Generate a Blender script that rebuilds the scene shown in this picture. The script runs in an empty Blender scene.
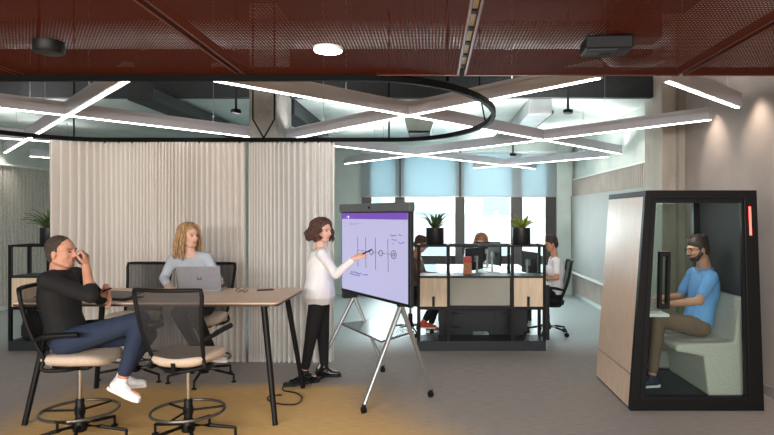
import bpy, bmesh, math, random
from mathutils import Vector, Matrix
from math import sin, cos, pi, radians as R
random.seed(7)
S = bpy.context.scene
COL = S.collection
V = Vector
H = 1.65; F = 600.0; CX = 432.0; CY = 215.0
def P(px, py, d):                      # a point of the room seen at a given depth
    return V(((px-CX)/F*d, d, H-(py-CY)/F*d))

# ------------------------------------------------------------------ materials
def lin(c):
    out = []
    for v in c[:3]:
        v = v/255.0
        out.append(v/12.92 if v <= .04045 else ((v+.055)/1.055)**2.4)
    return (*out, 1)
def nt(name):
    m = bpy.data.materials.new(name); m.use_nodes = True
    t = m.node_tree; b = t.nodes['Principled BSDF']
    return m, t, b
def mat(name, c, rough=.6, metal=0, noise=.06, scale=30, bump=0, stretch=(1,1,1), emit=None, es=0, sheen=0, spec=.5):
    m, t, b = nt(name); N, L = t.nodes, t.links
    b.inputs['Roughness'].default_value = rough; b.inputs['Metallic'].default_value = metal
    b.inputs['Specular IOR Level'].default_value = spec
    if sheen: b.inputs['Sheen Weight'].default_value = sheen
    tc = N.new('ShaderNodeTexCoord'); mp = N.new('ShaderNodeMapping'); mp.inputs['Scale'].default_value = stretch
    n = N.new('ShaderNodeTexNoise'); n.inputs['Scale'].default_value = scale; n.inputs['Detail'].default_value = 4
    L.new(tc.outputs['Object'], mp.inputs[0]); L.new(mp.outputs[0], n.inputs['Vector'])
    r = N.new('ShaderNodeValToRGB'); k = lin(c)
    r.color_ramp.elements[0].position = .3; r.color_ramp.elements[1].position = .7
    r.color_ramp.elements[0].color = (*[max(0, v*(1-noise*2.2)) for v in k[:3]], 1)
    r.color_ramp.elements[1].color = (*[min(1, v*(1+noise*2.2)) for v in k[:3]], 1)
    L.new(n.outputs['Fac'], r.inputs[0]); L.new(r.outputs[0], b.inputs['Base Color'])
    if bump:
        bp = N.new('ShaderNodeBump'); bp.inputs['Strength'].default_value = bump; bp.inputs['Distance'].default_value = .01
        L.new(n.outputs['Fac'], bp.inputs['Height']); L.new(bp.outputs[0], b.inputs['Normal'])
    if emit:
        b.inputs['Emission Color'].default_value = lin(emit); b.inputs['Emission Strength'].default_value = es
    return m
def see_through(name, c, alpha, rough=.7, cell=0, holes=.5):
    m, t, b = nt(name); N, L = t.nodes, t.links
    b.inputs['Base Color'].default_value = lin(c); b.inputs['Roughness'].default_value = rough
    out = N['Material Output']; mix = N.new('ShaderNodeMixShader'); tr = N.new('ShaderNodeBsdfTransparent')
    L.new(tr.outputs[0], mix.inputs[1]); L.new(b.outputs[0], mix.inputs[2]); L.new(mix.outputs[0], out.inputs[0])
    if cell:
        tc = N.new('ShaderNodeTexCoord'); v = N.new('ShaderNodeTexVoronoi'); v.inputs['Scale'].default_value = cell
        v.inputs['Randomness'].default_value = 0
        L.new(tc.outputs['Object'], v.inputs['Vector'])
        r = N.new('ShaderNodeMapRange'); r.inputs[1].default_value = holes*.8; r.inputs[2].default_value = holes*1.2
        r.inputs[3].default_value = 1-alpha if alpha < .5 else .2; r.inputs[4].default_value = 1
        L.new(v.outputs['Distance'], r.inputs[0]); L.new(r.outputs[0], mix.inputs[0])
    else: mix.inputs[0].default_value = alpha
    return m
def glass(name, tint=(235,245,242), refl=.08):
    m, t, b = nt(name); N, L = t.nodes, t.links
    out = N['Material Output']; N.remove(b)
    tr = N.new('ShaderNodeBsdfTransparent'); tr.inputs[0].default_value = lin(tint)
    g = N.new('ShaderNodeBsdfGlossy'); g.inputs['Roughness'].default_value = .02
    fr = N.new('ShaderNodeFresnel'); fr.inputs[0].default_value = 1.4
    ad = N.new('ShaderNodeMath'); ad.operation = 'MULTIPLY'; ad.inputs[1].default_value = refl*10
    mix = N.new('ShaderNodeMixShader')
    L.new(fr.outputs[0], ad.inputs[0]); L.new(ad.outputs[0], mix.inputs[0])
    L.new(tr.outputs[0], mix.inputs[1]); L.new(g.outputs[0], mix.inputs[2]); L.new(mix.outputs[0], out.inputs[0])
    return m
def emis(name, c, s):
    m, t, b = nt(name); N, L = t.nodes, t.links
    b.inputs['Base Color'].default_value = lin(c); b.inputs['Emission Color'].default_value = lin(c)
    b.inputs['Emission Strength'].default_value = s
    return m
def cloth(name, c, amp=.5, scale=9, rough=.85, c2=None):
    m = mat(name, c, rough, 0, .05, scale, amp, (1,1,.5))
    m.node_tree.nodes['Bump'].inputs['Distance'].default_value = .03
    return m

M = {}
M['black'] = mat('black_powder_coat', (13,14,16), .5, spec=.25)
M['black_plastic'] = mat('black_plastic', (16,17,19), .55, spec=.25)
M['dark_grey'] = mat('dark_grey_metal', (38,42,47), .5, spec=.3)
M['chrome'] = mat('chrome', (200,202,205), .2, 1, .02)
M['ring'] = mat('ring_metal', (110,108,104), .3, .8, .03)
M['alu'] = mat('brushed_aluminium', (160,164,166), .38, .75, .04, 60, 0, (1,1,8))
M['silver'] = mat('laptop_silver', (150,152,160), .4, .4, .02)
M['track'] = mat('track_black', (8,8,9), .7, spec=.1)
M['seatfab'] = mat('beige_seat_fabric', (196,178,160), .9, 0, .06, 90, .2)
M['blackfab'] = mat('black_fabric', (22,23,26), .9, 0, .1, 90, .2)
M['mesh'] = see_through('chair_mesh', (34,36,40), .72)
M['table'] = mat('oak_table_top', (214,184,158), .42, 0, .05, 5, .02, (1,9,9))
M['edge'] = mat('table_edge', (70,55,45), .5)
M['wood'] = mat('ash_veneer', (216,194,168), .5, 0, .06, 5, .02, (9,9,1))
M['podwood'] = mat('pod_side_laminate', (214,190,170), .38, 0, .04, 5, .0, (9,9,1))
M['concrete'] = mat('concrete', (152,150,144), .8, 0, .08, 7, .15)
M['colpaint'] = mat('column_paint', (178,168,154), .7, 0, .05, 4, .1, (3,3,.6))
M['wallpaint'] = mat('warm_wall_paint', (172,160,152), .8, 0, .03, 3, .05)
M['wallgreen'] = mat('pale_green_paint', (200,210,204), .7, 0, .03, 3, .03)
M['ceil'] = mat('ceiling_paint', (200,214,210), .8, 0, .05, 2, .05)
M['void'] = mat('dark_void_paint', (58,62,64), .9)
M['duct'] = mat('galvanised_duct', (160,168,168), .5, .3, .08, 6)
M['darkduct'] = mat('dark_beam', (44,50,50), .7)
M['white'] = mat('white_laminate', (228,232,230), .4, 0, .02)
M['board'] = mat('whiteboard_surface', (150,152,148), .65, 0, .02, 3)
M['slat_warm'] = mat('warm_panel', (176,166,156), .7, 0, .04, 3)
M['pot'] = mat('black_pot', (26,26,32), .45)
M['leaf'] = mat('leaf_green', (70,96,48), .5, 0, .35, 12)
M['leaf_y'] = mat('leaf_light_green', (128,140,50), .5, 0, .35, 12)
M['led'] = emis('led_diffuser', (255,250,246), 9.0)
M['up'] = emis('uplight_diffuser', (255,250,246), 26.0)
M['ledbody'] = mat('led_housing', (196,196,204), .6, 0, .02, 4)
M['lamp'] = emis('downlight_lens', (255,240,225), 14)
M['redled'] = emis('red_status_light', (255,70,60), 5)
M['bench'] = mat('grey_upholstery', (192,188,180), .9, 0, .05, 80, .15)
M['felt'] = mat('dark_felt', (52,54,58), .95, 0, .15, 60, .2)
M['podglass'] = glass('clear_glass', (240,246,244), .045)
M['winglass'] = glass('window_glass', (246,252,252), .05)
M['frame'] = mat('window_frame_dark', (66,60,58), .6)
M['winframe'] = mat('window_frame_grey', (92,88,86), .6)
M['skirt'] = mat('skirting', (150,146,140), .6)
M['skin'] = mat('skin_warm', (196,142,116), .55, 0, .04, 20)
M['skin2'] = mat('skin_fair', (222,176,154), .55, 0, .04, 20)
M['lip'] = mat('lips', (160,80,74), .5)
M['eye'] = mat('eye_dark', (36,28,26), .3)
M['beardskin'] = mat('beard_stubble', (92,66,54), .9, 0, .2, 120)
M['hair_grey'] = mat('short_brown_grey_hair', (64,53,47), .9, 0, .25, 90, .5)
M['hair_blond'] = mat('blond_hair', (168,132,92), .55, 0, .3, 40, .4, (3,3,.5))
M['hair_brown'] = mat('brown_curly_hair', (78,50,38), .6, 0, .3, 50, .4)
M['hair_dark'] = mat('dark_brown_hair', (48,34,28), .6, 0, .25, 60, .4)
M['hair_red'] = mat('reddish_hair', (140,88,58), .6, 0, .3, 40, .4, (3,3,.5))
M['c_black'] = cloth('black_sweater', (12,13,16), .35)
M['c_jeans'] = cloth('blue_jeans', (30,44,68), .5, 12)
M['c_greyblue'] = cloth('grey_blue_shirt', (184,190,200), .6)
M['c_lightblue'] = cloth('light_blue_blouse', (170,190,212), .6)
M['c_white'] = cloth('white_blouse', (232,232,236), .6)
M['c_blue'] = cloth('blue_polo', (112,164,224), .5)
M['c_khaki'] = cloth('brown_chinos', (116,96,82), .5)
M['c_brown'] = cloth('brown_top', (120,92,76), .5)
M['c_dark'] = cloth('dark_trousers', (14,15,19), .4)
M['shoe_w'] = mat('white_leather', (226,228,232), .5)
M['shoe_g'] = mat('white_beige_shoe', (206,200,190), .55)
M['shoe_k'] = mat('black_leather', (18,18,20), .3)
M['shoe_o'] = mat('orange_shoe', (190,76,50), .6)
M['shoe_n'] = mat('navy_shoe', (40,48,66), .6)
M['cupdark'] = mat('dark_ceramic', (70,60,58), .3)
M['paper'] = mat('kraft_paper', (176,120,84), .8)
M['redlid'] = mat('red_lid', (180,44,40), .5)
M['screenlit'] = emis('lit_screen', (186,184,222), .72)
M['screentop'] = emis('lit_purple_bar', (104,58,170), .8)
M['ink'] = mat('ink_black', (30,28,50), .6)
M['inkblue'] = mat('ink_blue', (80,76,190), .6)
M['inkwhite'] = emis('lit_white_icon', (235,230,250), .8)
M['doglass'] = mat('dark_laptop', (22,24,30), .4)
M['shadegrey'] = mat('grey_pinboard', (172,172,162), .8, 0, .03, 3)

# ------------------------------------------------------------------ mesh helpers
def bx(bm, c, s, rz=0, rot=None):
    m = Matrix.Translation(V(c)) @ (rot.to_4x4() if rot else Matrix.Rotation(rz, 4, 'Z')) @ Matrix.Diagonal((s[0], s[1], s[2], 1))
    bmesh.ops.create_cube(bm, size=1, matrix=m)
def b2(bm, a, b):
    a, b = V(a), V(b); bx(bm, (a+b)/2, [abs(x) for x in (b-a)])
def frame_of(d, hint=None):
    d = d.normalized(); h = hint or V((0,0,1))
    if abs(d.dot(h)) > .98: h = V((0,1,0))
    s = d.cross(h).normalized(); return s, s.cross(d).normalized()
def rings(bm, rr, n=14, cap=True):
    # rr: list of (centre, axis_a*ra, axis_b*rb)
    R_ = []
    for c, a, b in rr:
        R_.append([bm.verts.new(c + a*cos(2*pi*i/n) + b*sin(2*pi*i/n)) for i in range(n)])
    for p, q in zip(R_, R_[1:]):
        for i in range(n):
            bm.faces.new((p[i], p[(i+1)%n], q[(i+1)%n], q[i]))
    if cap:
        bm.faces.new(R_[0][::-1]); bm.faces.new(R_[-1])
def cyl(bm, a, b, r1, r2=None, n=14):
    a, b = V(a), V(b); r2 = r1 if r2 is None else r2
    s, u = frame_of(b-a)
    rings(bm, [(a, s*r1, u*r1), (b, s*r2, u*r2)], n)
def caps(bm, a, b, r1, r2=None, n=12, sq=1, hint=None):     # tapered limb with round ends
    a, b = V(a), V(b); r2 = r1 if r2 is None else r2
    d = (b-a); L = d.length
    if L < 1e-5: return
    d /= L; s, u = frame_of(d, hint); rr = []
    for k in (80, 55, 28): rr.append((a-d*r1*sin(R(k)), s*r1*cos(R(k)), u*r1*cos(R(k))*sq))
    for k in range(5):
        t = k/4; r = r1+(r2-r1)*t; rr.append((a+d*L*t, s*r, u*r*sq))
    for k in (28, 55, 80): rr.append((b+d*r2*sin(R(k)), s*r2*cos(R(k)), u*r2*cos(R(k))*sq))
    rings(bm, rr, n)
def tube(bm, pts, r, n=8, closed=False, rad=None):
    pts = [V(p) for p in pts]; N_ = len(pts); rr = []; prev = None
    for i, p in enumerate(pts):
        if closed: t = pts[(i+1)%N_]-pts[i-1]
        else: t = pts[min(i+1, N_-1)]-pts[max(i-1, 0)]
        t.normalize()
        if prev is None: s, u = frame_of(t)
        else:
            s = prev - t*prev.dot(t)
            s = s.normalized() if s.length > 1e-6 else frame_of(t)[0]
            u = t.cross(s).normalized()
        prev = s; q = rad(i/(N_-1)) if rad else r
        rr.append((p, s*q, u*q))
    if closed:
        R_ = [[bm.verts.new(c + a*cos(2*pi*i/n) + b*sin(2*pi*i/n)) for i in range(n)] for c, a, b in rr]
        for j in range(N_):
            p, q = R_[j], R_[(j+1)%N_]
            # align
            k0 = min(range(n), key=lambda k: (q[k].co-p[0].co).length) if j == N_-1 else 0
            for i in range(n): bm.faces.new((p[i], p[(i+1)%n], q[(i+1+k0)%n], q[(i+k0)%n]))
    else: rings(bm, rr, n)
def lathe(bm, prof, c=(0,0,0), n=24):
    c = V(c); rings(bm, [(c+V((0,0,z)), V((max(r, .0005),0,0)), V((0,max(r, .0005),0))) for r, z in prof], n)
def ell(bm, c, ax, r, n=14):
    a, b, u = ax; rr = []
    for k in range(1, 10):
        t = -pi/2+pi*k/10; rr.append((V(c)+u*r[2]*sin(t), a*r[0]*cos(t), b*r[1]*cos(t)))
    rr = [(V(c)-u*r[2]*.995, a*r[0]*.08, b*r[1]*.08)] + rr + [(V(c)+u*r[2]*.995, a*r[0]*.08, b*r[1]*.08)]
    rings(bm, rr, n)
XYZ = (V((1,0,0)), V((0,1,0)), V((0,0,1)))
def prism(bm, poly, axis, a, b):          # polygon in the plane across axis, from a to b
    def pt(p, t):
        return V((t, p[0], p[1])) if axis == 'x' else V((p[0], t, p[1])) if axis == 'y' else V((p[0], p[1], t))
    A = [bm.verts.new(pt(p, a)) for p in poly]; B = [bm.verts.new(pt(p, b)) for p in poly]; n = len(poly)
    for i in range(n): bm.faces.new((A[i], A[(i+1)%n], B[(i+1)%n], B[i]))
    bm.faces.new(A[::-1]); bm.faces.new(B)
    return bm
def smoothpts(pts, k=6):
    pts = [V(p) for p in pts]; out = []
    for i in range(len(pts)-1):
        p0, p1, p2, p3 = pts[max(i-1,0)], pts[i], pts[i+1], pts[min(i+2, len(pts)-1)]
        for j in range(k):
            t = j/k
            out.append(.5*((2*p1)+(p2-p0)*t+(2*p0-5*p1+4*p2-p3)*t*t+(3*p1-p0-3*p2+p3)*t**3))
    out.append(pts[-1]); return out

def obj(name, bm, m, parent=None, bevel=0, smooth=False, off=None, remesh=0, relax=0, loc=None):
    bmesh.ops.recalc_face_normals(bm, faces=bm.faces)
    if off is not None: bmesh.ops.translate(bm, verts=bm.verts, vec=-V(off))
    me = bpy.data.meshes.new(name); bm.to_mesh(me); bm.free()
    o = bpy.data.objects.new(name, me); COL.objects.link(o)
    if remesh:
        md = o.modifiers.new('r', 'REMESH'); md.mode = 'VOXEL'; md.voxel_size = remesh
        dg = bpy.context.evaluated_depsgraph_get(); dg.update()
        nm = bpy.data.meshes.new_from_object(o.evaluated_get(dg))
        o.modifiers.clear(); o.data = nm; bpy.data.meshes.remove(me); me = nm; me.name = name
        if relax:
            b = bmesh.new(); b.from_mesh(me)
            for _ in range(relax): bmesh.ops.smooth_vert(b, verts=b.verts, factor=.5, use_axis_x=True, use_axis_y=True, use_axis_z=True)
            b.to_mesh(me); b.free()
    me.materials.clear()
    for q in (m if isinstance(m, (list, tuple)) else [m]): me.materials.append(q)
    if smooth or remesh:
        for p in me.polygons: p.use_smooth = True
    elif bevel == 0:
        pass
    if bevel:
        md = o.modifiers.new('bevel', 'BEVEL'); md.width = bevel; md.segments = 2; md.limit_method = 'ANGLE'
    if parent: o.parent = parent
    if loc: o.location = loc
    return o
def sm(o, ang=40):
    for p in o.data.polygons: p.use_smooth = True
    try: o.data.set_sharp_from_angle(angle=R(ang))
    except Exception: pass
    return o
def thing(name, label, cat, loc=(0,0,0), rz=0, group=None):
    o = bpy.data.objects.new(name, None); COL.objects.link(o); o.empty_display_size = .1
    o.location = loc; o.rotation_euler = (0,0,rz); o['label'] = label; o['category'] = cat
    if group: o['group'] = group
    return o
def tag(o, label, cat, group=None):
    o['label'] = label; o['category'] = cat
    if group: o['group'] = group
    return o
def struct(name, bm, m, bevel=0, parent=None):
    o = obj(name, bm, m, parent, bevel)
    if not parent: o['kind'] = 'structure'
    return o
def dup(r0, loc, rz, label, group=None):
    def cp(o, par):
        c = o.copy(); COL.objects.link(c); c.parent = par
        for ch in [x for x in bpy.data.objects if x.parent == o]: cp(ch, c)
        return c
    r = cp(r0, None); r.location = loc; r.rotation_euler = (0,0,rz); r['label'] = label
    if group: r['group'] = group
    return r
B = bmesh.new

# ------------------------------------------------------------------ setting: floor
def floor_mat():
    m, t, b = nt('carpet'); N, L = t.nodes, t.links
    g = N.new('ShaderNodeNewGeometry'); sp = N.new('ShaderNodeSeparateXYZ'); L.new(g.outputs['Position'], sp.inputs[0])
    big = N.new('ShaderNodeTexNoise'); big.inputs['Scale'].default_value = 1.3; L.new(g.outputs['Position'], big.inputs['Vector'])
    def mr(src, a, c, x=0, y=1):
        n = N.new('ShaderNodeMapRange'); n.interpolation_type = 'SMOOTHSTEP'
        n.inputs[1].default_value = a; n.inputs[2].default_value = c; n.inputs[3].default_value = x; n.inputs[4].default_value = y
        L.new(src, n.inputs[0]); return n.outputs[0]
    def ma(op, p, q):
        n = N.new('ShaderNodeMath'); n.operation = op
        for i, v in enumerate((p, q)):
            if isinstance(v, (int, float)): n.inputs[i].default_value = v
            else: L.new(v, n.inputs[i])
        return n.outputs[0]
    wob = ma('MULTIPLY', ma('SUBTRACT', big.outputs['Fac'], .5), .5)
    xx = ma('ADD', sp.outputs['X'], wob)
    slant = ma('ADD', xx, ma('MULTIPLY', ma('SUBTRACT', sp.outputs['Y'], 4.5), .55))
    my = mr(ma('ADD', sp.outputs['Y'], wob), 5.6, 6.0, 1, 0)
    mx = mr(slant, -.6, .6, 1, 0); ml = mr(xx, -3.7, -2.9)
    mask = ma('MULTIPLY', ma('MULTIPLY', my, mx), ml)
    w = N.new('ShaderNodeMapping'); w.inputs['Scale'].default_value = (3, 30, 1)
    L.new(g.outputs['Position'], w.inputs[0])
    st = N.new('ShaderNodeTexNoise'); st.inputs['Scale'].default_value = 3; st.inputs['Detail'].default_value = 5
    L.new(w.outputs[0], st.inputs['Vector'])
    def ramp(c, k):
        r = N.new('ShaderNodeValToRGB'); q = lin(c)
        r.color_ramp.elements[0].position = .3; r.color_ramp.elements[1].position = .7
        r.color_ramp.elements[0].color = (*[v*(1-k) for v in q[:3]], 1); r.color_ramp.elements[1].color = (*[v*(1+k) for v in q[:3]], 1)
        L.new(st.outputs['Fac'], r.inputs[0]); return r.outputs[0]
    def mix(f, a, c):
        n = N.new('ShaderNodeMix'); n.data_type = 'RGBA'; L.new(f, n.inputs[0]); L.new(a, n.inputs[6]); L.new(c, n.inputs[7]); return n.outputs[2]
    c1 = mix(mask, ramp((146,138,134), .18), ramp((206,166,104), .14))
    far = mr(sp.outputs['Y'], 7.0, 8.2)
    c2 = mix(far, c1, ramp((160,170,172), .06))  # paler, bluer rear carpet: window daylight painted into the floor colour
    L.new(c2, b.inputs['Base Color'])
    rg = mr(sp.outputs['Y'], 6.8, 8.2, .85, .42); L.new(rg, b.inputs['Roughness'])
    fine = N.new('ShaderNodeTexNoise'); fine.inputs['Scale'].default_value = 140; L.new(g.outputs['Position'], fine.inputs['Vector'])
    bp = N.new('ShaderNodeBump'); bp.inputs['Strength'].default_value = .25; bp.inputs['Distance'].default_value = .004
    L.new(fine.outputs['Fac'], bp.inputs['Height']); L.new(bp.outputs[0], b.inputs['Normal'])
    return m
XL, XR, XRF, YB, YF = -7.4, 3.08, 2.95, 12.5, -2.5
CH = 3.18
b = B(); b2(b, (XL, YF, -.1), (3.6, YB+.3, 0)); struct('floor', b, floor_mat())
b = B(); b2(b, (XR, YF, 0), (XR+.2, 7.3, 4.1)); struct('wall_right', b, M['wallpaint'])
b = B(); b2(b, (XRF, 7.9, 0), (XRF+.3, YB, 4.1)); struct('wall_right_rear', b, M['wallgreen'])
b = B(); b2(b, (2.8, 7.3, 0), (3.3, 7.9, 4.1)); o = struct('trim_1', b, M['colpaint'], .01)
b = B(); b2(b, (2.965, 7.285, 0), (3.0, 7.3, 4.1)); struct('trim_2', b, M['skirt'])
b = B(); b2(b, (XL-.2, YF, 0), (XL, YB, 4.1)); struct('wall_left', b, M['wallgreen'])
b = B(); b2(b, (XL, YF-.2, 0), (XR, YF, 4.1)); struct('wall_front', b, M['wallpaint'])
b = B(); b2(b, (XR-.018, YF, 0), (XR, 7.28, .09)); struct('baseboard_right', b, M['skirt'])
b = B(); b2(b, (XRF-.018, 7.92, 0), (XRF, YB, .09)); struct('baseboard_right_rear', b, M['white'])
# ceilings: finished rear slab and dark service void in front of it
b = B(); b2(b, (XL, 7.7, CH), (3.25, YB+.2, CH+.25)); struct('ceiling', b, M['ceil'])
b = B(); b2(b, (XL, YF, 4.1), (3.25, 7.9, 4.2)); struct('ceiling_void', b, M['void'])
b = B(); b2(b, (XL, 7.6, CH-.04), (2.8, 7.7, CH+1.0)); struct('trim_3', b, M['void'])
# wood slat lining of the far walls with light ledge on top
def slats(x, y0, y1, z0, z1, step, side, m, name):
    b = B(); y = y0
    b2(b, (x, y0, z0), (x+side*.02, y1, z1))
    while y < y1-.01:
        b2(b, (x+side*.02, y, z0), (x+side*.05, min(y+step*.6, y1), z1)); y += step
    return struct(name, b, m)
slats(XRF, 7.92, YB-.05, .09, 2.36, .09, -1, M['slat_warm'], 'wall_lining_right')
slats(XL, 2.0, YB, .09, 2.5, .1, 1, mat('grey_slats', (190,188,180), .8), 'wall_lining_left')
b = B(); b2(b, (XRF-.07, 7.92, 2.36), (XRF, YB-.05, 2.39)); struct('trim_4', b, M['white'])
b = B(); b2(b, (XL, 2.0, 2.5), (XL+.09, YB, 2.53)); struct('trim_5', b, M['white'])
# rear wall with openings: pixel columns of the panes
def wx(px): return (px-CX)/F*YB
panes = [(372,395), (405,455), (464.5,510.5), (522,545)]
ZT = 2.98
b = B()
b2(b, (XL, YB, 0), (wx(362), YB+.2, 3.4)); b2(b, (wx(556), YB, 0), (3.3, YB+.2, 3.4))
b2(b, (wx(362), YB, ZT), (wx(556), YB+.2, 3.4)); b2(b, (wx(362), YB, 0), (wx(556), YB+.2, .35))
struct('wall_back', b, M['wallgreen'])
b = B(); b2(b, (wx(555.5), YB-.14, 0), (wx(570.5), YB, CH)); struct('trim_6', b, M['wallgreen'])
posts = [(362,372), (395,405), (455,464.5), (510.5,522), (545,556)]
for i, (a, c) in enumerate(posts):
    b = B(); b2(b, (wx(a), YB-.06, .0), (wx(c), YB+.14, ZT))
    struct('trim_%d' % (7+i), b, M['winframe'] if i < 4 else M['frame'])
for i, (a, c) in enumerate(panes):
    b = B(); x0, x1 = wx(a), wx(c)
    b2(b, (x0, YB+.02, .35), (x1, YB+.08, .45)); b2(b, (x0, YB+.02, ZT-.05), (x1, YB+.08, ZT))
    b2(b, (x0, YB+.02, .62), (x1, YB+.08, .80))
    fo = struct('window_%d' % (i+1), b, M['frame'])
    b = B(); b2(b, (x0, YB+.045, .45), (x1, YB+.055, .62)); b2(b, (x0, YB+.045, .8), (x1, YB+.055, ZT-.05)); obj('pane', b, M['winglass'], fo)
# roller blinds over the upper panes
bm_blind, t, bb = nt('blind_fabric'); N, L = t.nodes, t.links
bb.inputs['Base Color'].default_value = lin((206,216,220)); bb.inputs['Roughness'].default_value = .8
tl = N.new('ShaderNodeBsdfTranslucent'); tl.inputs[0].default_value = lin((134,156,164))
tp = N.new('ShaderNodeBsdfTransparent'); m1 = N.new('ShaderNodeMixShader'); m2 = N.new('ShaderNodeMixShader')
m1.inputs[0].default_value = .5; m2.inputs[0].default_value = .09
L.new(bb.outputs[0], m1.inputs[1]); L.new(tl.outputs[0], m1.inputs[2]); L.new(m1.outputs[0], m2.inputs[1]); L.new(tp.outputs[0], m2.inputs[2])
L.new(m2.outputs[0], N['Material Output'].inputs[0]); M['blind'] = bm_blind
for a, c, lb in ((361,400,'narrow pale blue roller blind over the window behind the display'), (400.6,459.4,'pale blue roller blind above the left potted plant'), (460.6,556,'wide pale blue roller blind above the right potted plant')):
    r = thing('roller_blind', lb, 'blind', ((wx(a)+wx(c))/2, YB-.1, 2.02), 0, None)
    w = wx(c)-wx(a)
    b = B(); bx(b, (0,0,.46), (w-.02,.004,.9)); obj('blind_fabric', b, M['blind'], r)
    b = B(); bx(b, (0,0,.012), (w-.02,.02,.025)); obj('bottom_bar', b, M['alu'], r)
    b = B(); cyl(b, (-w/2+.01,0,.93), (w/2-.01,0,.93), .03); obj('roller', b, M['white'], r)
# the street outside
r = thing('neighbour_building', 'pale office building across the street seen through the windows', 'building', (1.5, 27, -6))
b = B(); bx(b, (0,.0,9), (34,1,18)); obj('facade', b, mat('facade_render', (206,208,206), .9), r)
for k in range(10):
    for j in range(3):
        b = B(); bx(b, (-13.5+k*3.0, -.5, 5.4+j*3.2), (1.5,.06,1.9)); obj('window', b, mat('facade_glass', (150,172,188), .3) if k+j == 0 else bpy.data.materials['facade_glass'], r)
b = B(); bx(b, (0, 20, -6.1), (80,14,.2)); struct('ground', b, mat('street', (120,120,120), .9))

# whiteboard wall panel and the frame on the right wall
r = thing('whiteboard', 'large pale grey writing board on the right wall near the windows', 'whiteboard', (XRF-.07, 10.2, .5))
b = B(); bx(b, (-.005,0,.78), (.03,4.4,1.5)); obj('panel', b, M['board'], r)
b = B(); bx(b, (-.04,0,.0), (.07,4.4,.03)); obj('pen_tray', b, M['white'], r)

# ------------------------------------------------------------------ red mesh ceiling panels
def red_mat():
    m, t, b = nt('perforated_red_metal'); N, L = t.nodes, t.links
    b.inputs['Base Color'].default_value = lin((94,40,22)); b.inputs['Roughness'].default_value = .75; b.inputs['Specular IOR Level'].default_value = .08
    tc = N.new('ShaderNodeTexCoord'); mp = N.new('ShaderNodeMapping'); mp.inputs['Scale'].default_value = (62, 42, 0)
    L.new(tc.outputs['Object'], mp.inputs[0])
    v = N.new('ShaderNodeTexVoronoi'); v.inputs['Scale'].default_value = 1; v.inputs['Randomness'].default_value = 0; v.voronoi_dimensions = '2D'
    L.new(mp.outputs[0], v.inputs['Vector'])
    r = N.new('ShaderNodeMapRange'); r.inputs[1].default_value = .31; r.inputs[2].default_value = .39; r.inputs[3].default_value = 0; r.inputs[4].default_value = 1
    L.new(v.outputs['Distance'], r.inputs[0])
    tr = N.new('ShaderNodeBsdfTransparent'); mix = N.new('ShaderNodeMixShader')
    L.new(r.outputs[0], mix.inputs[0]); L.new(tr.outputs[0], mix.inputs[1]); L.new(b.outputs[0], mix.inputs[2]); L.new(mix.outputs[0], N['Material Output'].inputs[0])
    return m
RH = 2.5; RE = 3.67
rm = red_mat(); redsolid = mat('red_metal', (96,42,26), .45, .2, .05)
names = {-3.84: 'rust red perforated ceiling panel at the far left of the ceiling', -2.5: 'rust red perforated ceiling panel carrying the unlit black spotlight',
         -1.16: 'rust red perforated ceiling panel with the glowing round downlight', .18: 'rust red perforated ceiling panel beside the central slot, carrying the dark box',
         1.52: 'rust red perforated ceiling panel meeting the right wall'}
for x0, lb in names.items():
    w = 1.34-.028 if x0 != 1.52 else 3.06-1.52
    r = thing('ceiling_panel', lb, 'ceiling panel', (x0+.014+(w/2), RE, RH), 0, None)
    b = B(); bx(b, (0, -2.75, .004), (w, 5.5, .002)); obj('perforated_sheet', b, rm, r)
    b = B()
    for s in (-1, 1): bx(b, (s*(w/2-.008), -2.75, .025), (.012, 5.5, .045))
    bx(b, (0, -.008, .025), (w, .016, .05))
    for k in range(1, 4): bx(b, (0, -k*1.35, .03), (w, .02, .04))
    obj('edge_frame', b, redsolid, r)
for Y, zz, lb in ((3.42, 2.98, 'galvanised cable tray crossing above the red mesh near its edge'), (2.62, 2.92, 'galvanised cable tray above the red mesh, nearer the camera')):
    r = thing('cable_tray', lb, 'cable tray', (0, Y, zz))
    b = B()
    for s in (-1, 1): bx(b, (-.4, s*.13, .03), (6.6, .012, .06))
    obj('side_rail', b, M['white'], r)
    b = B()
    for k in range(46): bx(b, (-3.6+k*.145, 0, .0), (.07, .25, .012))
    obj('rungs', b, M['duct'], r)
r = thing('ceiling_slot_rail', 'bright metal rail seen in the slot between red ceiling panels', 'rail', (.18, 2.6, RH+.05))
b = B(); bx(b, (0,0,.0), (.05,2.0,.02)); obj('channel', b, M['white'], r)
for k in range(9):
    b = B(); bx(b, (0, -.95+k*.24, -.012), (.045,.05,.012)); obj('clip', b, M['dark_grey'], r)

def P2(px, py, h):                     # point at height h
    d = (H-h)*F/(py-CY); return P(px, py, d)
# downlight, unlit spot, black box
c = P2(328, 47, RH)
r = thing('downlight', 'lit round downlight glowing in the red mesh ceiling', 'light', (c.x, c.y, RH-.035))
b = B(); lathe(b, [(.070,.034), (.074,.03), (.073,.016), (.068,.016)]); sm(obj('rim', b, M['white'], r))
b = B(); lathe(b, [(.069,.02), (.068,.012), (.01,.006)]); sm(obj('lens', b, M['lamp'], r))
c = P2(49, 41, RH)
r = thing('ceiling_spotlight', 'unlit round black spotlight on the left of the red ceiling', 'light', (c.x, c.y, RH-.06))
b = B(); lathe(b, [(.055,.06), (.07,.055), (.07,.01), (.062,.0)]); sm(obj('housing', b, M['black'], r))
b = B(); lathe(b, [(.058,.004), (.055,-.002), (.01,-.006)]); sm(obj('lens', b, M['dark_grey'], r))
c = P2(606, 45, RH-.03)
r = thing('ceiling_device', 'dark rectangular box mounted under the right of the red ceiling', 'device', (c.x, c.y, RH-.075), R(-4))
b = B(); bx(b, (0,0,.04), (.22,.17,.06)); obj('case', b, M['black'], r, .008)
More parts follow.
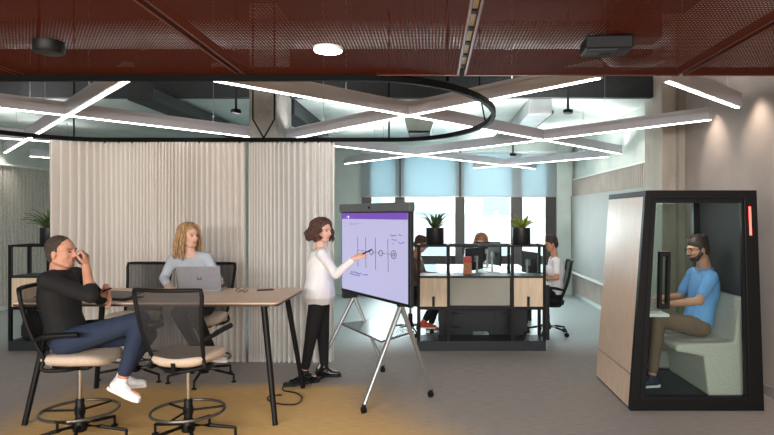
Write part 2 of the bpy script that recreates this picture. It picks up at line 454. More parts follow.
b = B(); bx(b, (-.03,-.02,.008), (.14,.09,.006)); obj('grille', b, M['dark_grey'], r)
b = B(); cyl(b, (0,.03,.002), (0,.03,.012), .03); obj('lens', b, M['black_plastic'], r)
b = B(); bx(b, (0,0,.072), (.04,.04,.006)); obj('mount', b, M['dark_grey'], r)

# ------------------------------------------------------------------ oval curtain track and curtains
TZ = H+.84
trk = []
for k in range(25): a = -pi/2+pi*k/24; trk.append((-.45+.97*cos(a), 5.18+1.52*sin(a), TZ))
for k in range(25): a = pi/2+pi*k/24; trk.append((-3.6+.97*cos(a), 5.18+1.52*sin(a), TZ))
r = thing('curtain_track', 'black oval curtain track hung below the rear ceiling', 'curtain track', (-2, 5.18, TZ))
b = B()
n = len(trk); q = [V(p) for p in trk]; dens = []
for i in range(n): 
    a_, c_ = q[i], q[(i+1)%n]; m_ = max(1, int((c_-a_).length/.3))
    for j in range(m_): dens.append(a_.lerp(c_, j/m_))
RR = []
for i, p in enumerate(dens):
    tt = (dens[(i+1)%len(dens)]-dens[i-1]).normalized(); nn = V((tt.y, -tt.x, 0))
    RR.append([b.verts.new(p+nn*.018*sx+V((0,0,.022*sz))) for sx, sz in ((-1,-1),(1,-1),(1,1),(-1,1))])
for i in range(len(RR)):
    p_, q_ = RR[i], RR[(i+1)%len(RR)]
    for k in range(4): b.faces.new((p_[k], p_[(k+1)%4], q_[(k+1)%4], q_[k]))
obj('rail', b, M['track'], r, off=r.location)
def rod(pts, rr=.009):
    b = B(); tube(b, pts, rr, 6); o = obj('hanger', b, M['track'], r, off=r.location)
z0 = TZ+.02; zc = 4.1
xa, xb, xm = -2.0, -1.76, -1.88
rod([(xa,6.7,zc), (xa,6.7,z0+.21), (xm,6.7,z0)]); rod([(xb,6.7,zc), (xb,6.7,z0+.21), (xm,6.7,z0)])
x = (389-CX)/F*6.7; rod([(x,6.7,z0), (x,6.7,zc)])
x = -4.3; rod([(x+.35,6.62,z0), (x+.35,6.62,zc)])
rod([(.5,5.6,z0), (.42,5.3,z0+.22), (.42,5.3,zc)], .007)
rod([(.1,3.86,z0), (.1,3.86,zc)]); rod([(-2.4,3.66,z0), (-2.4,3.66,zc)])
def curtain_mat(name, c):
    m, t, b = nt(name); N, L = t.nodes, t.links
    b.inputs['Base Color'].default_value = lin(c); b.inputs['Roughness'].default_value = .9
    tl = N.new('ShaderNodeBsdfTranslucent'); tl.inputs[0].default_value = lin(c)
    m1 = N.new('ShaderNodeMixShader'); m1.inputs[0].default_value = .25
    L.new(b.outputs[0], m1.inputs[1]); L.new(tl.outputs[0], m1.inputs[2]); L.new(m1.outputs[0], N['Material Output'].inputs[0])
    tc = N.new('ShaderNodeTexCoord'); mp = N.new('ShaderNodeMapping'); mp.inputs['Scale'].default_value = (120,120,8)
    n = N.new('ShaderNodeTexNoise'); n.inputs['Scale'].default_value = 1; L.new(tc.outputs['Object'], mp.inputs[0]); L.new(mp.outputs[0], n.inputs['Vector'])
    bp = N.new('ShaderNodeBump'); bp.inputs['Strength'].default_value = .2; bp.inputs['Distance'].default_value = .003
    L.new(n.outputs['Fac'], bp.inputs['Height']); L.new(bp.outputs[0], b.inputs['Normal'])
    return m
def curtain(x0, x1, yoff, label, m, seed, per=.046):
    rnd = random.Random(seed)
    r = thing('curtain', label, 'curtain', ((x0+x1)/2, 6.7, 0), 0, 'pleated curtains on the oval track')
    def base(x):
        if x < -3.6: return 5.18+1.52*math.sqrt(max(0, 1-((x+3.6)/.97)**2))
        return 6.7
    b = B(); nx = int((x1-x0)/.006); nz = 12; G = []
    ph = 0; phs = []
    for i in range(nx+1):
        ph += 2*pi*.006/(per*(1+.45*sin(i*.021+seed)+.2*sin(i*.009))); phs.append(ph)
    for j in range(nz+1):
        z = .015+(TZ-.045)*j/nz; row = []
        for i in range(nx+1):
            x = x0+(x1-x0)*i/nx; k = j/nz
            am = .044*(1+.35*sin(i*.033+seed))*(1.05-.15*k)
            y = base(x)+yoff+am*sin(phs[i]+.12*sin(z*2.2+i*.02))+.006*sin(phs[i]*2.1+z)
            row.append(b.verts.new((x+.008*cos(phs[i]*1.0)*(1-k), y, z)))
        G.append(row)
    for j in range(nz):
        for i in range(nx): b.faces.new((G[j][i], G[j][i+1], G[j+1][i+1], G[j+1][i]))
    o = obj('fabric', b, m, r, smooth=True, off=r.location)
    b = B()
    x = x0+.03
    while x < x1-.02:
        bx(b, (x, base(x)+yoff*.3, TZ-.028), (.012,.012,.02)); x += .15
    obj('gliders', b, M['track'], r, off=r.location)
    return r
curtain(-4.13, -2.085, 0, 'wide warm beige pleated curtain behind the seated people', curtain_mat('curtain_warm', (232,225,218)), 1)
curtain(-2.05, -1.09, .0, 'narrower greyer pleated curtain behind the standing woman', curtain_mat('curtain_grey', (230,226,222)), 5, .048)

# ------------------------------------------------------------------ linear pendant lights
LH = H+.93
def linear(a, c, label, grp='slim linear pendant lights'):
    A, C = P2(a[0], a[1], LH), P2(c[0], c[1], LH)
    A.z = C.z = LH; mid = (A+C)/2; d = C-A; L_ = d.length; rz = math.atan2(d.y, d.x)
    r = thing('linear_pendant_light', label, 'light', mid, rz, None)
    b = B(); bx(b, (0,0,.05), (L_,.07,.09))
    for s in (-1, 1): bx(b, (0,s*.032,.105), (L_,.006,.04)); bx(b, (s*(L_/2-.003),0,.105), (.006,.07,.04))
    obj('housing', b, M['ledbody'], r)
    b = B(); bx(b, (0,0,.001), (L_-.01,.027,.008)); obj('diffuser', b, M['led'], r)
    b = B(); bx(b, (0,0,.098), (L_-.02,.055,.004)); obj('upper_diffuser', b, M['up'], r)
    top = (4.1 if mid.y < 7.5 else CH)-LH
    for s in (-.32, .32):
        yy = (A.lerp(C, .5+s)).y; top = (4.1 if yy < 7.6 else CH)-LH
        b = B(); cyl(b, (s*L_,0,.10), (s*L_,0,top), .003, n=6); obj('cable', b, M['alu'], r)
    return r
linear((-40,103.5), (252,137.4), 'long linear pendant light running from the left edge to the concrete column')
linear((5,153), (129,80), 'steep bright linear pendant light at upper left crossing another')
linear((214,81), (620,154), 'longest linear pendant light, slanting down right across the middle')
linear((290,139.5), (600,78.5), 'linear pendant light slanting up right across the longest one')
linear((345,164), (711,120), 'linear pendant light rising towards the right wall above the booth')
linear((320,144.5), (535,169), 'linear pendant light slanting down right in front of the blinds')
linear((474,168.3), (608,157), 'short thin linear pendant light farthest back near the right wall')
linear((667,82), (738,108), 'short stubby linear pendant light nearest the right wall')
linear((-30,136), (60,142.5), 'thin linear pendant light behind the curtain top at left')
linear((30,156.5), (75,160), 'short distant linear pendant light beside the left wall')

# ------------------------------------------------------------------ ceiling services
r = thing('ceiling_beam', 'dark beam running back under the ceiling left of the column', 'beam', (-3.4, 8.8, CH-.20)); b = B(); bx(b, (0,0,.08), (.3,3.6,.14)); obj('beam_body', b, M['darkduct'], r)
r = thing('ceiling_beam', 'dark edged beam running back from the concrete column', 'beam', (-1.95, 9.2, CH-.2)); b = B(); bx(b, (0,0,.1), (.28,2.6,.2)); obj('beam_body', b, M['darkduct'], r)
r = thing('air_duct', 'grey rectangular air duct running back under the ceiling right of centre', 'duct', (1.42, 9.3, CH-.21)); b = B(); bx(b, (0,0,.1), (.3,2.9,.2)); obj('duct_body', b, M['duct'], r, .01)
b = B(); bx(b, (.155,0,.02), (.012,3.0,.04)); obj('flange', b, M['darkduct'], r)
r = thing('air_diffuser', 'pale tapering air duct with dark outlet above the oval track', 'duct', (-.18, 8.6, CH-.36))
b = B(); prism(b, [(-.16,0), (.16,0), (.26,.36), (-.26,.36)], 'y', -.3, .3); obj('hood', b, M['ceil'], r)
b = B(); bx(b, (.0,0,-.01), (.3,.5,.03)); obj('outlet', b, M['darkduct'], r)
for px, py, lb in ((505,136,'dark flat ceiling grille right of the oval track'), (268,126,'dark flat ceiling grille behind the concrete column')):
    c = P2(px, py, CH-.03); r = thing('ceiling_grille', lb, 'grille', (c.x, c.y, CH-.03))
    b = B(); bx(b, (0,0,.015), (.34,.4,.03)); obj('grille_frame', b, M['darkduct'], r)
    b = B()
    for k in range(6): bx(b, (0,-.15+k*.06,-.004), (.3,.02,.01))
    obj('louvres', b, M['dark_grey'], r)
for px, py, pt, d, lb in ((236,112,80,6.9,'black puck sensor hanging on a rod left of the concrete column'), (568,112,80,7.2,'black puck sensor hanging on a rod right of the duct'), (513,155,140,10.4,'small black puck sensor hanging in front of the blinds')):
    c = P(px, py, d); tp_ = (4.1 if d < 7.6 else CH)
    r = thing('hanging_sensor', lb, 'sensor', c)
    b = B(); cyl(b, (0,0,.02), (0,0,tp_-c.z), .014, n=8); obj('rod', b, M['dark_grey'], r)
    b = B(); lathe(b, [(.05,.03), (.058,.02), (.058,-.012), (.045,-.02)]); sm(obj('puck', b, M['black'], r))
for x0, x1, y, z, rad, lb in ((-7,2.7,6.9,3.72,.16,'round galvanised duct crossing the dark ceiling void'), (-7,2.7,5.6,3.8,.1,'thin round duct crossing the dark ceiling void')):
    r = thing('ventilation_duct', lb, 'duct', (0,y,z)); b = B(); cyl(b, (x0,0,0), (x1,0,0), rad, n=20); sm(obj('duct_pipe', b, M['duct'], r))
    b = B()
    for k in range(9): cyl(b, (x0+.5+k*1.05,0,0), (x0+.54+k*1.05,0,0), rad+.012, n=20)
    obj('collars', b, M['duct'], r)
r = thing('flexible_duct', 'crumpled silvery duct bundle in the void at upper right', 'duct', (2.1, 6.4, 3.25))
b = B()
tube(b, smoothpts([(-.3,.0,.2), (-.1,.1,.05), (.15,-.05,.0), (.4,.1,.15)]), .07, 10); obj('flexible_hose', b, M['duct'], r, smooth=True)
b = B(); bx(b, (.05,0,.45), (.5,.3,.4)); obj('fan_box', b, M['darkduct'], r)
# concrete column behind the curtain
r = thing('column', 'square grey concrete column rising behind the curtain', 'column', (-1.96, 7.32, 0))
b = B(); bx(b, (0,0,2.05), (.32,.74,4.1)); obj('shaft', b, M['concrete'], r, .01)

# ------------------------------------------------------------------ stools
def back_pt(u, v, zs, hgt, w0, w1, y0=-.19, lean=.15):
    w = w0+(w1-w0)*min(1, v**.75)
    return V((u*w, y0-lean*v+.055*u*u-.03*sin(v*pi), zs+hgt*v))
def make_stool(name, label, cat, seat_h=.62, ring=True, casters=False, fab=None, hgt=.52, br=.33):
    r = thing(name, label, cat)
    b = B(); lathe(b, [(.045,.075), (.05,.1), (.04,.15), (.03,.17)]); 
    for k in range(5):
        a = 2*pi*k/5+.3; d = V((cos(a), sin(a), 0))
        tube(b, [d*.03+V((0,0,.115)), d*.15+V((0,0,.105)), d*br+V((0,0,.075))], .013, 8, rad=lambda t: .017-.005*t)
    sm(obj('star_base', b, M['black'], r))
    for k in range(5):
        a = 2*pi*k/5+.3; d = V((cos(a), sin(a), 0)); b = B()
        if casters:
            s = V((-sin(a), cos(a), 0))
            for q in (-1, 1): cyl(b, d*br+s*q*.018+V((0,0,.028)), d*br+s*q*.005+V((0,0,.028)), .028, n=14)
            cyl(b, d*br+V((0,0,.03)), d*br+V((0,0,.078)), .008); obj('caster', b, M['black_plastic'], r)
        else:
            cyl(b, d*br+V((0,0,.012)), d*br+V((0,0,.078)), .010); lathe(b, [(.024,0), (.024,.01), (.012,.016)], d*br); obj('glide', b, M['black_plastic'], r)
    b = B(); lathe(b, [(.03,.12), (.03,seat_h-.32 if ring else seat_h-.2), (.024,seat_h-.31 if ring else seat_h-.19)]); sm(obj('column', b, M['black'], r))
    b = B(); cyl(b, (0,0,seat_h-.33 if ring else seat_h-.2), (0,0,seat_h-.06), .016); sm(obj('gas_lift', b, M['chrome'], r))
    if ring:
        b = B(); pts = [(.255*cos(2*pi*k/40), .255*sin(2*pi*k/40), .225) for k in range(40)]
        tube(b, pts, .0115, 8, True); sm(obj('foot_ring', b, M['ring'], r))
        b = B()
        for k in range(3): a = 2*pi*k/3+.5; cyl(b, (0,0,.225), (.25*cos(a), .25*sin(a), .225), .008)
        lathe(b, [(.036,.2), (.036,.25)]); sm(obj('ring_spokes', b, M['black'], r))
    b = B(); bx(b, (0,-.01,seat_h-.06), (.2,.24,.045)); obj('mechanism', b, M['black'], r, .012)
    # cushion
    b = B(); rr = []
    for z, k in ((-.038,.86), (-.02,.96), (.0,1), (.02,.97), (.034,.88), (.04,.6)):
        ring_ = []
        for i in range(32):
            a = 2*pi*i/32; e = .55
            x = .235*k*math.copysign(abs(cos(a))**e, cos(a)); y = .235*k*math.copysign(abs(sin(a))**e, sin(a))+.02
            ring_.append(b.verts.new((x*(1-.08*(y<0)), y, seat_h+z+(.012*(x/.2)**2)-.02*max(0, (y-.12)/.1)**2*.6)))
        rr.append(ring_)
    for p, q in zip(rr, rr[1:]):
        for i in range(32): b.faces.new((p[i], p[(i+1)%32], q[(i+1)%32], q[i]))
    b.faces.new(rr[0][::-1]); b.faces.new(rr[-1])
    sm(obj('seat', b, fab or M['seatfab'], r), 60)
    # back
    zs = seat_h+.0; W0, W1 = .18, .245
    bp_ = lambda u, v: back_pt(u, v, zs, hgt, W0, W1)
    b = B(); NU, NV = 14, 14; G = [[b.verts.new(bp_(-1+2*i/NU, j/NV)) for i in range(NU+1)] for j in range(NV+1)]
    for j in range(NV):
        for i in range(NU): b.faces.new((G[j][i], G[j][i+1], G[j+1][i+1], G[j+1][i]))
    obj('back_mesh', b, M['mesh'], r, smooth=True)
    loop = [bp_(-1+2*k/10, 0) for k in range(11)]+[bp_(1, k/12) for k in range(1, 12)]+[bp_(.96, 1)]+[bp_(1-2*k/12, 1) for k in range(1, 12)]+[bp_(-.96, 1)]+[bp_(-1, 1-k/12) for k in range(1, 12)]
    b = B(); tube(b, loop, .015, 8, True); sm(obj('back_frame', b, M['black_plastic'], r), 70)
    for s in (-1, 1):
        b = B()
        e_ = bp_(s, .30)
        pts = smoothpts([tuple(e_), (s*.255,e_.y+.07,seat_h+.185), (s*.268,-.06,seat_h+.2), (s*.268,.12,seat_h+.207)])
        tube(b, pts, .014, 8, rad=lambda t: .012+.008*min(1, t*2))
        e_ = bp_(s, .04); tube(b, smoothpts([tuple(e_), (s*.205,-.15,seat_h-.045), (s*.19,-.02,seat_h-.055), (s*.12,.04,seat_h-.06)]), .014, 8); sm(obj('armrest', b, M['black_plastic'], r), 70)
    b = B(); tube(b, smoothpts([(-.16,-.1,seat_h-.055), (-.05,-.16,seat_h-.07), (.05,-.16,seat_h-.07), (.16,-.1,seat_h-.055)]), .014, 8); 
    tube(b, [(0,-.1,seat_h-.06), (0,-.21,seat_h-.05), (0,-.215,seat_h+.0)], .016, 8); sm(obj('back_support', b, M['black'], r), 70)
    return r
g = 'mesh backed counter stools around the table'
st = make_stool('counter_stool', 'counter stool under the man in black, seen from its side', 'stool'); st['group'] = g
st.location = (-2.57, 4.38, 0); st.rotation_euler.z = R(-86)
dup(st, (-1.78, 4.38, 0), R(-5), 'empty counter stool in front of the table with its back to us', g)
dup(st, (-3.0, 6.05, 0), R(176), 'empty counter stool behind the table, left of the woman', g)
dup(st, (-2.28, 6.0, 0), R(186), 'counter stool under the woman with the open laptop', g)

# ------------------------------------------------------------------ table
r = thing('high_table', 'long counter-height table with light wood top and slanted black legs', 'table', (-2.3, 5.26, 0))
TH = .95
def rounded(hx, hy, rad, n=6):
    out = []
    for cx_, cy_, a0 in ((hx-rad, hy-rad, 0), (-hx+rad, hy-rad, 90), (-hx+rad, -hy+rad, 180), (hx-rad, -hy+rad, 270)):
        for k in range(n+1): a = R(a0+90*k/n); out.append((cx_+rad*cos(a), cy_+rad*sin(a)))
    return out
b = B(); prism(b, rounded(1.07, .48, .05), 'z', TH-.012, TH); obj('tabletop', b, M['table'], r)
b = B(); prism(b, rounded(1.066, .476, .05), 'z', TH-.03, TH-.012); obj('edge_band', b, M['edge'], r)
for sx in (-1, 1):
    for sy in (-1, 1):
        foot = V((-.9 if sx < 0 else 1.07, .46 if sy > 0 else -.55, 0)); topx = foot.x-sx*.13; top_ = V((topx, foot.y*.74, TH-.03))
        b = B(); cyl(b, foot, top_, .021, .026, 16); sm(obj('leg', b, M['black'], r))
b = B(); bx(b, (.08,0,TH-.05), (1.7,.06,.035)); 
for x in (-.77,.93): bx(b, (x,0,TH-.045), (.05,.72,.03))
obj('under_frame', b, M['black'], r)

# laptops, phone, glasses
c = P2(196, 288, TH)
r = thing('laptop', 'open silver laptop in front of the blonde woman, lid towards us', 'laptop', (-2.115, 5.48, TH), R(4))
b = B(); bx(b, (0,.11,.008), (.36,.25,.014)); obj('base', b, M['silver'], r, .004)
b = B(); bx(b, (0,.11,.016), (.29,.12,.002)); obj('keyboard', b, M['black'], r)
rot = Matrix.Rotation(R(14), 3, 'X')
b = B(); bx(b, rot @ V((0,0,.122)), (.38,.007,.244), rot=rot); lid = obj('lid', b, M['silver'], r, .003)
b = B(); bx(b, rot @ V((0,.005,.122)), (.35,.002,.215), rot=rot); obj('screen', b, M['white'], lid)
b = B()
for s in (-1, 1):
    tube(b, [rot @ V((s*.002,-.0045,.115)), rot @ V((s*.013,-.0045,.14)), rot @ V((s*.02,-.0045,.112))], .0035, 5)
obj('logo', b, M['dark_grey'], lid)
r = thing('laptop', 'closed black laptop lying on the table beside the man in black', 'laptop', (-2.63, 5.02, TH), R(-14))
b = B(); bx(b, (0,0,.008), (.33,.22,.014)); obj('base', b, M['doglass'], r, .004)
rot2 = Matrix.Rotation(R(7), 3, 'X')
b = B(); bx(b, V((0,-.11,.018))+rot2 @ V((0,.115,0)), (.33,.23,.008), rot=rot2); obj('lid', b, M['doglass'], r, .003)
c = P2(266, 290.5, TH)
r = thing('phone', 'black phone lying near the right end of the table', 'phone', (-1.55, 5.58, TH), R(20))
b = B(); bx(b, (0,0,.005), (.15,.072,.009)); obj('case', b, M['black'], r, .003)
b = B(); bx(b, (0,0,.0101), (.138,.064,.0012)); obj('screen', b, M['doglass'], r)
r = thing('glasses', 'pair of dark folded glasses on the table left of the phone', 'glasses', (-1.72, 5.42, TH+.001), R(-10))
b = B()
for s in (-1, 1): tube(b, [(s*.033+.024*cos(2*pi*k/16), 0, .018+.016*sin(2*pi*k/16)) for k in range(16)], .0022, 6, True)
tube(b, [(-.009,0,.022), (0,0,.026), (.009,0,.022)], .0022, 6); obj('rims', b, M['black'], r)
b = B()
for s in (-1, 1): tube(b, [(s*.058,0,.022), (s*.06,.01,.022), (-s*.03,.016,.006)], .002, 6)
obj('temples', b, M['black'], r)

# ------------------------------------------------------------------ interactive display on rolling stand
Pn, Pf = V(((410-CX)/F*5.05, 5.05, 0)), V(((341.5-CX)/F*6.23, 6.23, 0))
mid = (Pn+Pf)/2; ax = (Pn-Pf).normalized(); W = (Pn-Pf).length; nrm = V((ax.y, -ax.x, 0))
if nrm.x > 0: nrm = -nrm                               # towards the woman
r = thing('interactive_display', 'large lit touch display with purple bar on an aluminium wheeled easel', 'display', (mid.x, mid.y, 0), math.atan2(ax.y, ax.x))
# local frame: +x towards the near end, y = away from / towards the face
sgn = 1 if (Matrix.Rotation(-math.atan2(ax.y, ax.x), 3, 'Z') @ nrm).y > 0 else -1
z0, z1 = .865, 1.70
hw = W/2; hh = (z1-z0)/2; zm = (z0+z1)/2
b = B(); bx(b, (0, -sgn*.02, zm), (W, .04, z1-z0)); cas = obj('casing', b, M['dark_grey'], r, .006)
b = B(); bx(b, (0, sgn*.001, zm), (W-.012, .006, z1-z0-.012)); obj('bezel', b, M['black'], cas)
sw, sh = W-.05, z1-z0-.06
b = B(); bx(b, (0, sgn*.005, zm), (sw, .003, sh)); scr = obj('screen', b, M['screenlit'], r)
b = B(); bx(b, (0, sgn*.0075, zm+sh/2-.03), (sw, .002, .06)); obj('title_bar', b, M['screentop'], scr)
yf = sgn*.0085
# seen from its face, image-left is the far end (-x)
def L2(pts, rr, name, m):
    b = B()
    for pl in pts: tube(b, [(x, yf, z) for x, z in pl], rr, 5)
    return obj(name, b, m, scr)
def uv(u, v): return (-sw/2+sw*u, z0+.03+sh*(1-v))     # u from the left, v from the top of the screen
L2([[uv(.1,.055), uv(.13,.04)], [uv(.13,.04), uv(.13,.07)]], .004, 'icon', M['inkwhite'])
L2([[uv(u, .30), uv(u+.005, .68)] for u in (.28,.41,.56,.74)], .0022, 'diagram_lines', M['ink'])
circ = lambda u, v, q: [[(lambda p: (p[0]+q*1.25*cos(2*pi*k/18), p[1]+q*sin(2*pi*k/18)))(uv(u, v)) for k in range(19)]]
L2(circ(.50,.475,.026)+circ(.64,.475,.026)+circ(.82,.475,.036)+circ(.82,.475,.014)+[[uv(.4,.475), uv(.47,.475)], [uv(.53,.475), uv(.61,.475)], [uv(.67,.475), uv(.775,.475)], [uv(.28,.47), uv(.38,.47)]], .003, 'diagram_nodes', M['ink'])
rnd = random.Random(3)
def scrib(u0, u1, v):
    n = int((u1-u0)/.012); return [uv(u0+(u1-u0)*k/n, v+rnd.uniform(-.012,.012)) for k in range(n+1)]
for w_ in ([scrib(.16,.34,.76), scrib(.36,.44,.762), scrib(.15,.32,.785), scrib(.77,.85,.26), scrib(.88,.92,.25), scrib(.79,.86,.30), scrib(.88,.96,.33), scrib(.8,.82,.35)]): L2([w_], .003, 'handwriting', M['inkblue'])
L2([[uv(.14,.13), uv(.3,.13)], [uv(.14,.145), uv(.26,.145)], [uv(.04,.13), uv(.07,.13)], [uv(.04,.17), uv(.07,.17)]], .002, 'note_heading', M['inkblue'])
b = B(); bx(b, (0, -sgn*.01, z1+.02), (W+.03, .06, .08)); cb = obj('top_bar', b, mat('bar_grey', (84,90,94), .5), r, .006)
b = B(); cyl(b, (-.02, sgn*.018, z1+.02), (-.02, sgn*.03, z1+.02), .012); obj('camera', b, M['black'], cb)
b = B(); bx(b, (0, -sgn*.055, zm-.05), (.4, .03, .4)); obj('mount_plate', b, M['dark_grey'], r)
# legs: feet found from the casters
Minv = Matrix.Rotation(-math.atan2(ax.y, ax.x), 4, 'Z') @ Matrix.Translation(-V((mid.x, mid.y, 0)))
feet = {'nf': P2(364, 410, .03), 'nb': P2(431, 394, .03), 'fb': P2(383, 369.5, .03), 'ff': P2(318, 373, .03)}
apn = P(401, 305, 5.25); apf = P(354, 296, 6.3)
for k, f in feet.items():
    a = apn if k[0] == 'n' else apf
    f = V((f.x, f.y, .075))
    lf, la = Minv @ f, Minv @ a
    b = B(); d = la-lf; s_, u_ = frame_of(d); rings(b, [(lf, s_*.020, u_*.016), (la, s_*.027, u_*.02)], 12); sm(obj('leg', b, M['alu'], r))
    b = B(); cyl(b, lf+V((0,0,-.045)), lf+V((0,0,.005)), .016)
    cyl(b, lf+V((-.006,-.016,-.047)), lf+V((-.006,-.004,-.047)), .028); cyl(b, lf+V((-.006,.004,-.047)), lf+V((-.006,.016,-.047)), .028)
    obj('caster', b, M['black_plastic'], r)
for a in (apn, apf):
    la = Minv @ a; b = B(); bx(b, (la.x, (la.y-sgn*.045)/2-0*sgn, la.z+.03), (.06, abs(la.y+sgn*.045)+.06, .09)); obj('bracket', b, M['dark_grey'], r, .008)
tn = [Minv @ P2(381, 343, .52), Minv @ P2(414, 333, .52), Minv @ P2(372, 321, .52), Minv @ P2(341, 325, .52)]
b = B(); vs = [b.verts.new(V((p.x, p.y, .52))) for p in tn]; f_ = b.faces.new(vs)
ex = bmesh.ops.extrude_face_region(b, geom=[f_]); bmesh.ops.translate(b, verts=[v for v in ex['geom'] if isinstance(v, bmesh.types.BMVert)], vec=(0,0,.02))
obj('tray', b, mat('tray_metal', (120,126,130), .25, .5, .02), r, .004)

# cables on the floor
cb1 = B(); tube(cb1, smoothpts([P2(300,376,.02), P2(286,384,.012), P2(283,390,.012), P2(296,393,.012), P2(302,398,.012), P2(296,404,.012), P2(280,404,.012), P2(268,400,.012), P2(270,396,.012), P2(282,395,.012)], 8), .006, 6)
tag(obj('power_cable', cb1, M['black'], smooth=True), 'thin black cable looped on the floor beside the table leg', 'cable')
cb1 = B(); pts = []
for k in range(46):
    a = k*.5; q = P2(302, 384, .02); pts.append(q+V((.09*cos(a)*(1+.25*sin(k*.7)), .07*sin(a*1.03)*(1+.2*cos(k)), .01+.012*(k%7)/2)))
pts += [P2(314,381,.02), P2(322,378,.03), P2(330,374,.02)]
tube(cb1, smoothpts(pts, 4), .009, 6); tag(obj('cable_coil', cb1, M['black'], smooth=True), 'tangled coil of thick black cable at the foot of the rear table leg', 'cable')
r = thing('power_strip', 'small black power adapter lying beside the tangled cable', 'adapter', P2(290,386,.0)); b = B(); bx(b, (0,0,.016), (.12,.06,.032)); obj('case', b, M['black_plastic'], r, .005)
b = B(); bx(b, (.07,0,.016), (.02,.012,.01)); obj('plug', b, M['dark_grey'], r)

# ------------------------------------------------------------------ shelving units
def shelf_unit(y0, dep, xs, cabs, label, center_panel, zt=1.262, back_panel=None):
    cx_ = (xs[0]+xs[-1])/2; r = thing('shelving_unit', label, 'shelf', (cx_, y0, 0)); X = [x-cx_ for x in xs]
    t = .036
    for x in X:
        for y in (0, dep-t):
            b = B(); b2(b, (x-t/2, y, .12), (x+t/2, y+t, zt)); obj('post', b, M['black'], r)
    b = B()
    for y in (0, dep-t): b2(b, (X[0]-t/2, y+.001, zt), (X[-1]+t/2, y+t, zt+.025))
    for x in X: b2(b, (x-t/2, 0, zt), (x+t/2, dep, zt+.025))
    obj('top_frame', b, M['black'], r)
    b = B(); b2(b, (X[0]-t/2, 0, 0), (X[-1]+t/2, dep, .12)); obj('plinth', b, M['dark_grey'], r, .004)
    b = B(); b2(b, (X[0]-t/2, .002, .50), (X[-1]+t/2, dep-.002, .535)); obj('shelf', b, M['black'], r)
    b = B(); b2(b, (X[0]-t/2, .002, .885), (X[-1]+t/2, dep-.002, .91)); obj('shelf', b, M['dark_grey'], r)
    for i in cabs:
        b = B(); b2(b, (X[i]+t/2, .012, .537), (X[i+1]-t/2, dep-.02, .883)); c_ = obj('cabinet', b, M['wood'], r)
        xm = (X[i]+X[i+1])/2 if len(cabs) > 1 else X[i+1]-.16
        b = B(); b2(b, (xm-.016, .0, .54), (xm+.016, .014, .66)); obj('handle', b, M['black'], c_)
    if center_panel is not None:
        i = center_panel; b = B(); b2(b, (X[i]+t/2, .10, .537), (X[i+1]-t/2, .13, .883)); obj('back_panel', b, M['shadegrey'], r)
        b = B(); b2(b, (X[i+1]-t/2-.09, .13, .537), (X[i+1]-t/2-.03, dep-.03, .883)); obj('side_panel', b, M['wood'], r)
    return r
xs = [(p-CX)/F*7.28 for p in (418.5, 448.5, 512.5, 544.5)]
shelf_unit(7.28, .38, xs, (0, 2), 'black framed shelving unit with two wood boxes in front of the desks', 1)
xs2 = [(p-CX)/F*7.28 for p in (9.5, 48)]
shelf_unit(7.28, .38, xs2, (0,), 'black framed shelving unit half hidden behind the left curtain edge', None)
def plant(px, pyb, d, name_lab, leafm, n=26, ln=.26, rad=.11, hh=.205, spread=1, seed=1, base=None):
    rnd = random.Random(seed); c = P(px, pyb, d); c.z = base if base else c.z
    r = thing('potted_plant', name_lab, 'plant', c)
    b = B(); lathe(b, [(rad*.93,0), (rad,.01), (rad,hh), (rad-.012,hh), (rad-.014,hh-.03)]); sm(obj('pot', b, M['pot'], r))
    b = B(); lathe(b, [(rad-.014,hh-.035), (rad-.02,hh-.02), (.01,hh-.015)]); obj('soil', b, mat('soil', (50,38,30), .95), r)
    b = B()
    for k in range(n):
        a = rnd.uniform(0, 2*pi); l = ln*rnd.uniform(.65,1); el = R(rnd.uniform(35,82)); w = .017*rnd.uniform(.8,1.3)
        d0 = V((cos(a), sin(a), 0)); s_ = V((-sin(a), cos(a), 0)); p = V((0,0,hh-.02))+d0*.02; prev = None; st_ = 6
        for j in range(st_+1):
            t = j/st_; ww = w*sin(pi*min(.97, t*.85+.13))
            A_, C_, E_ = b.verts.new(p-s_*ww), b.verts.new(p+V((0,0,-.004))), b.verts.new(p+s_*ww)
            if prev: b.faces.new((prev[0], prev[1], C_, A_)); b.faces.new((prev[1], prev[2], E_, C_))
            prev = (A_, C_, E_); e = el-spread*t*t*R(70); p = p+(d0*cos(e)+V((0,0,sin(e))))*l/st_
    o = obj('foliage', b, leafm, r, smooth=True); o.modifiers.new('s', 'SOLIDIFY').thickness = .002
    return r
plant(435, 247, 7.42, 'potted plant with long arching leaves on the shelving unit, left', M['leaf'], 30, .30, seed=4, base=1.288)
plant(521.5, 247, 7.42, 'potted plant with short yellowish leaves on the shelving unit, right', M['leaf_y'], 44, .21, spread=.6, seed=8, base=1.288)
plant(50, 247, 7.5, 'potted plant half hidden behind the left curtain on the shelving unit', M['leaf'], 40, .36, seed=5, base=1.288)
# backpack in the left unit
c = V(((33-CX)/F*7.45, 7.45, .122)); r = thing('backpack', 'black backpack standing in the bottom of the left shelving unit', 'bag', c)
b = B(); rings(b, [(V((0,0,z)), V((a_,0,0)), V((0,b_,0))) for z, a_, b_ in ((0,.08,.06), (.01,.12,.09), (.1,.125,.1), (.2,.12,.09), (.3,.09,.07), (.345,.04,.03))], 18); obj('bag_body', b, M['blackfab'], r, smooth=True)
b = B(); bx(b, (0,-.1,.11), (.15,.03,.14)); obj('front_pocket', b, M['blackfab'], r, .012)
b = B(); tube(b, smoothpts([(-.03,0,.335), (-.02,0,.37), (.02,0,.37), (.03,0,.335)]), .007, 6); obj('handle', b, M['black'], r)

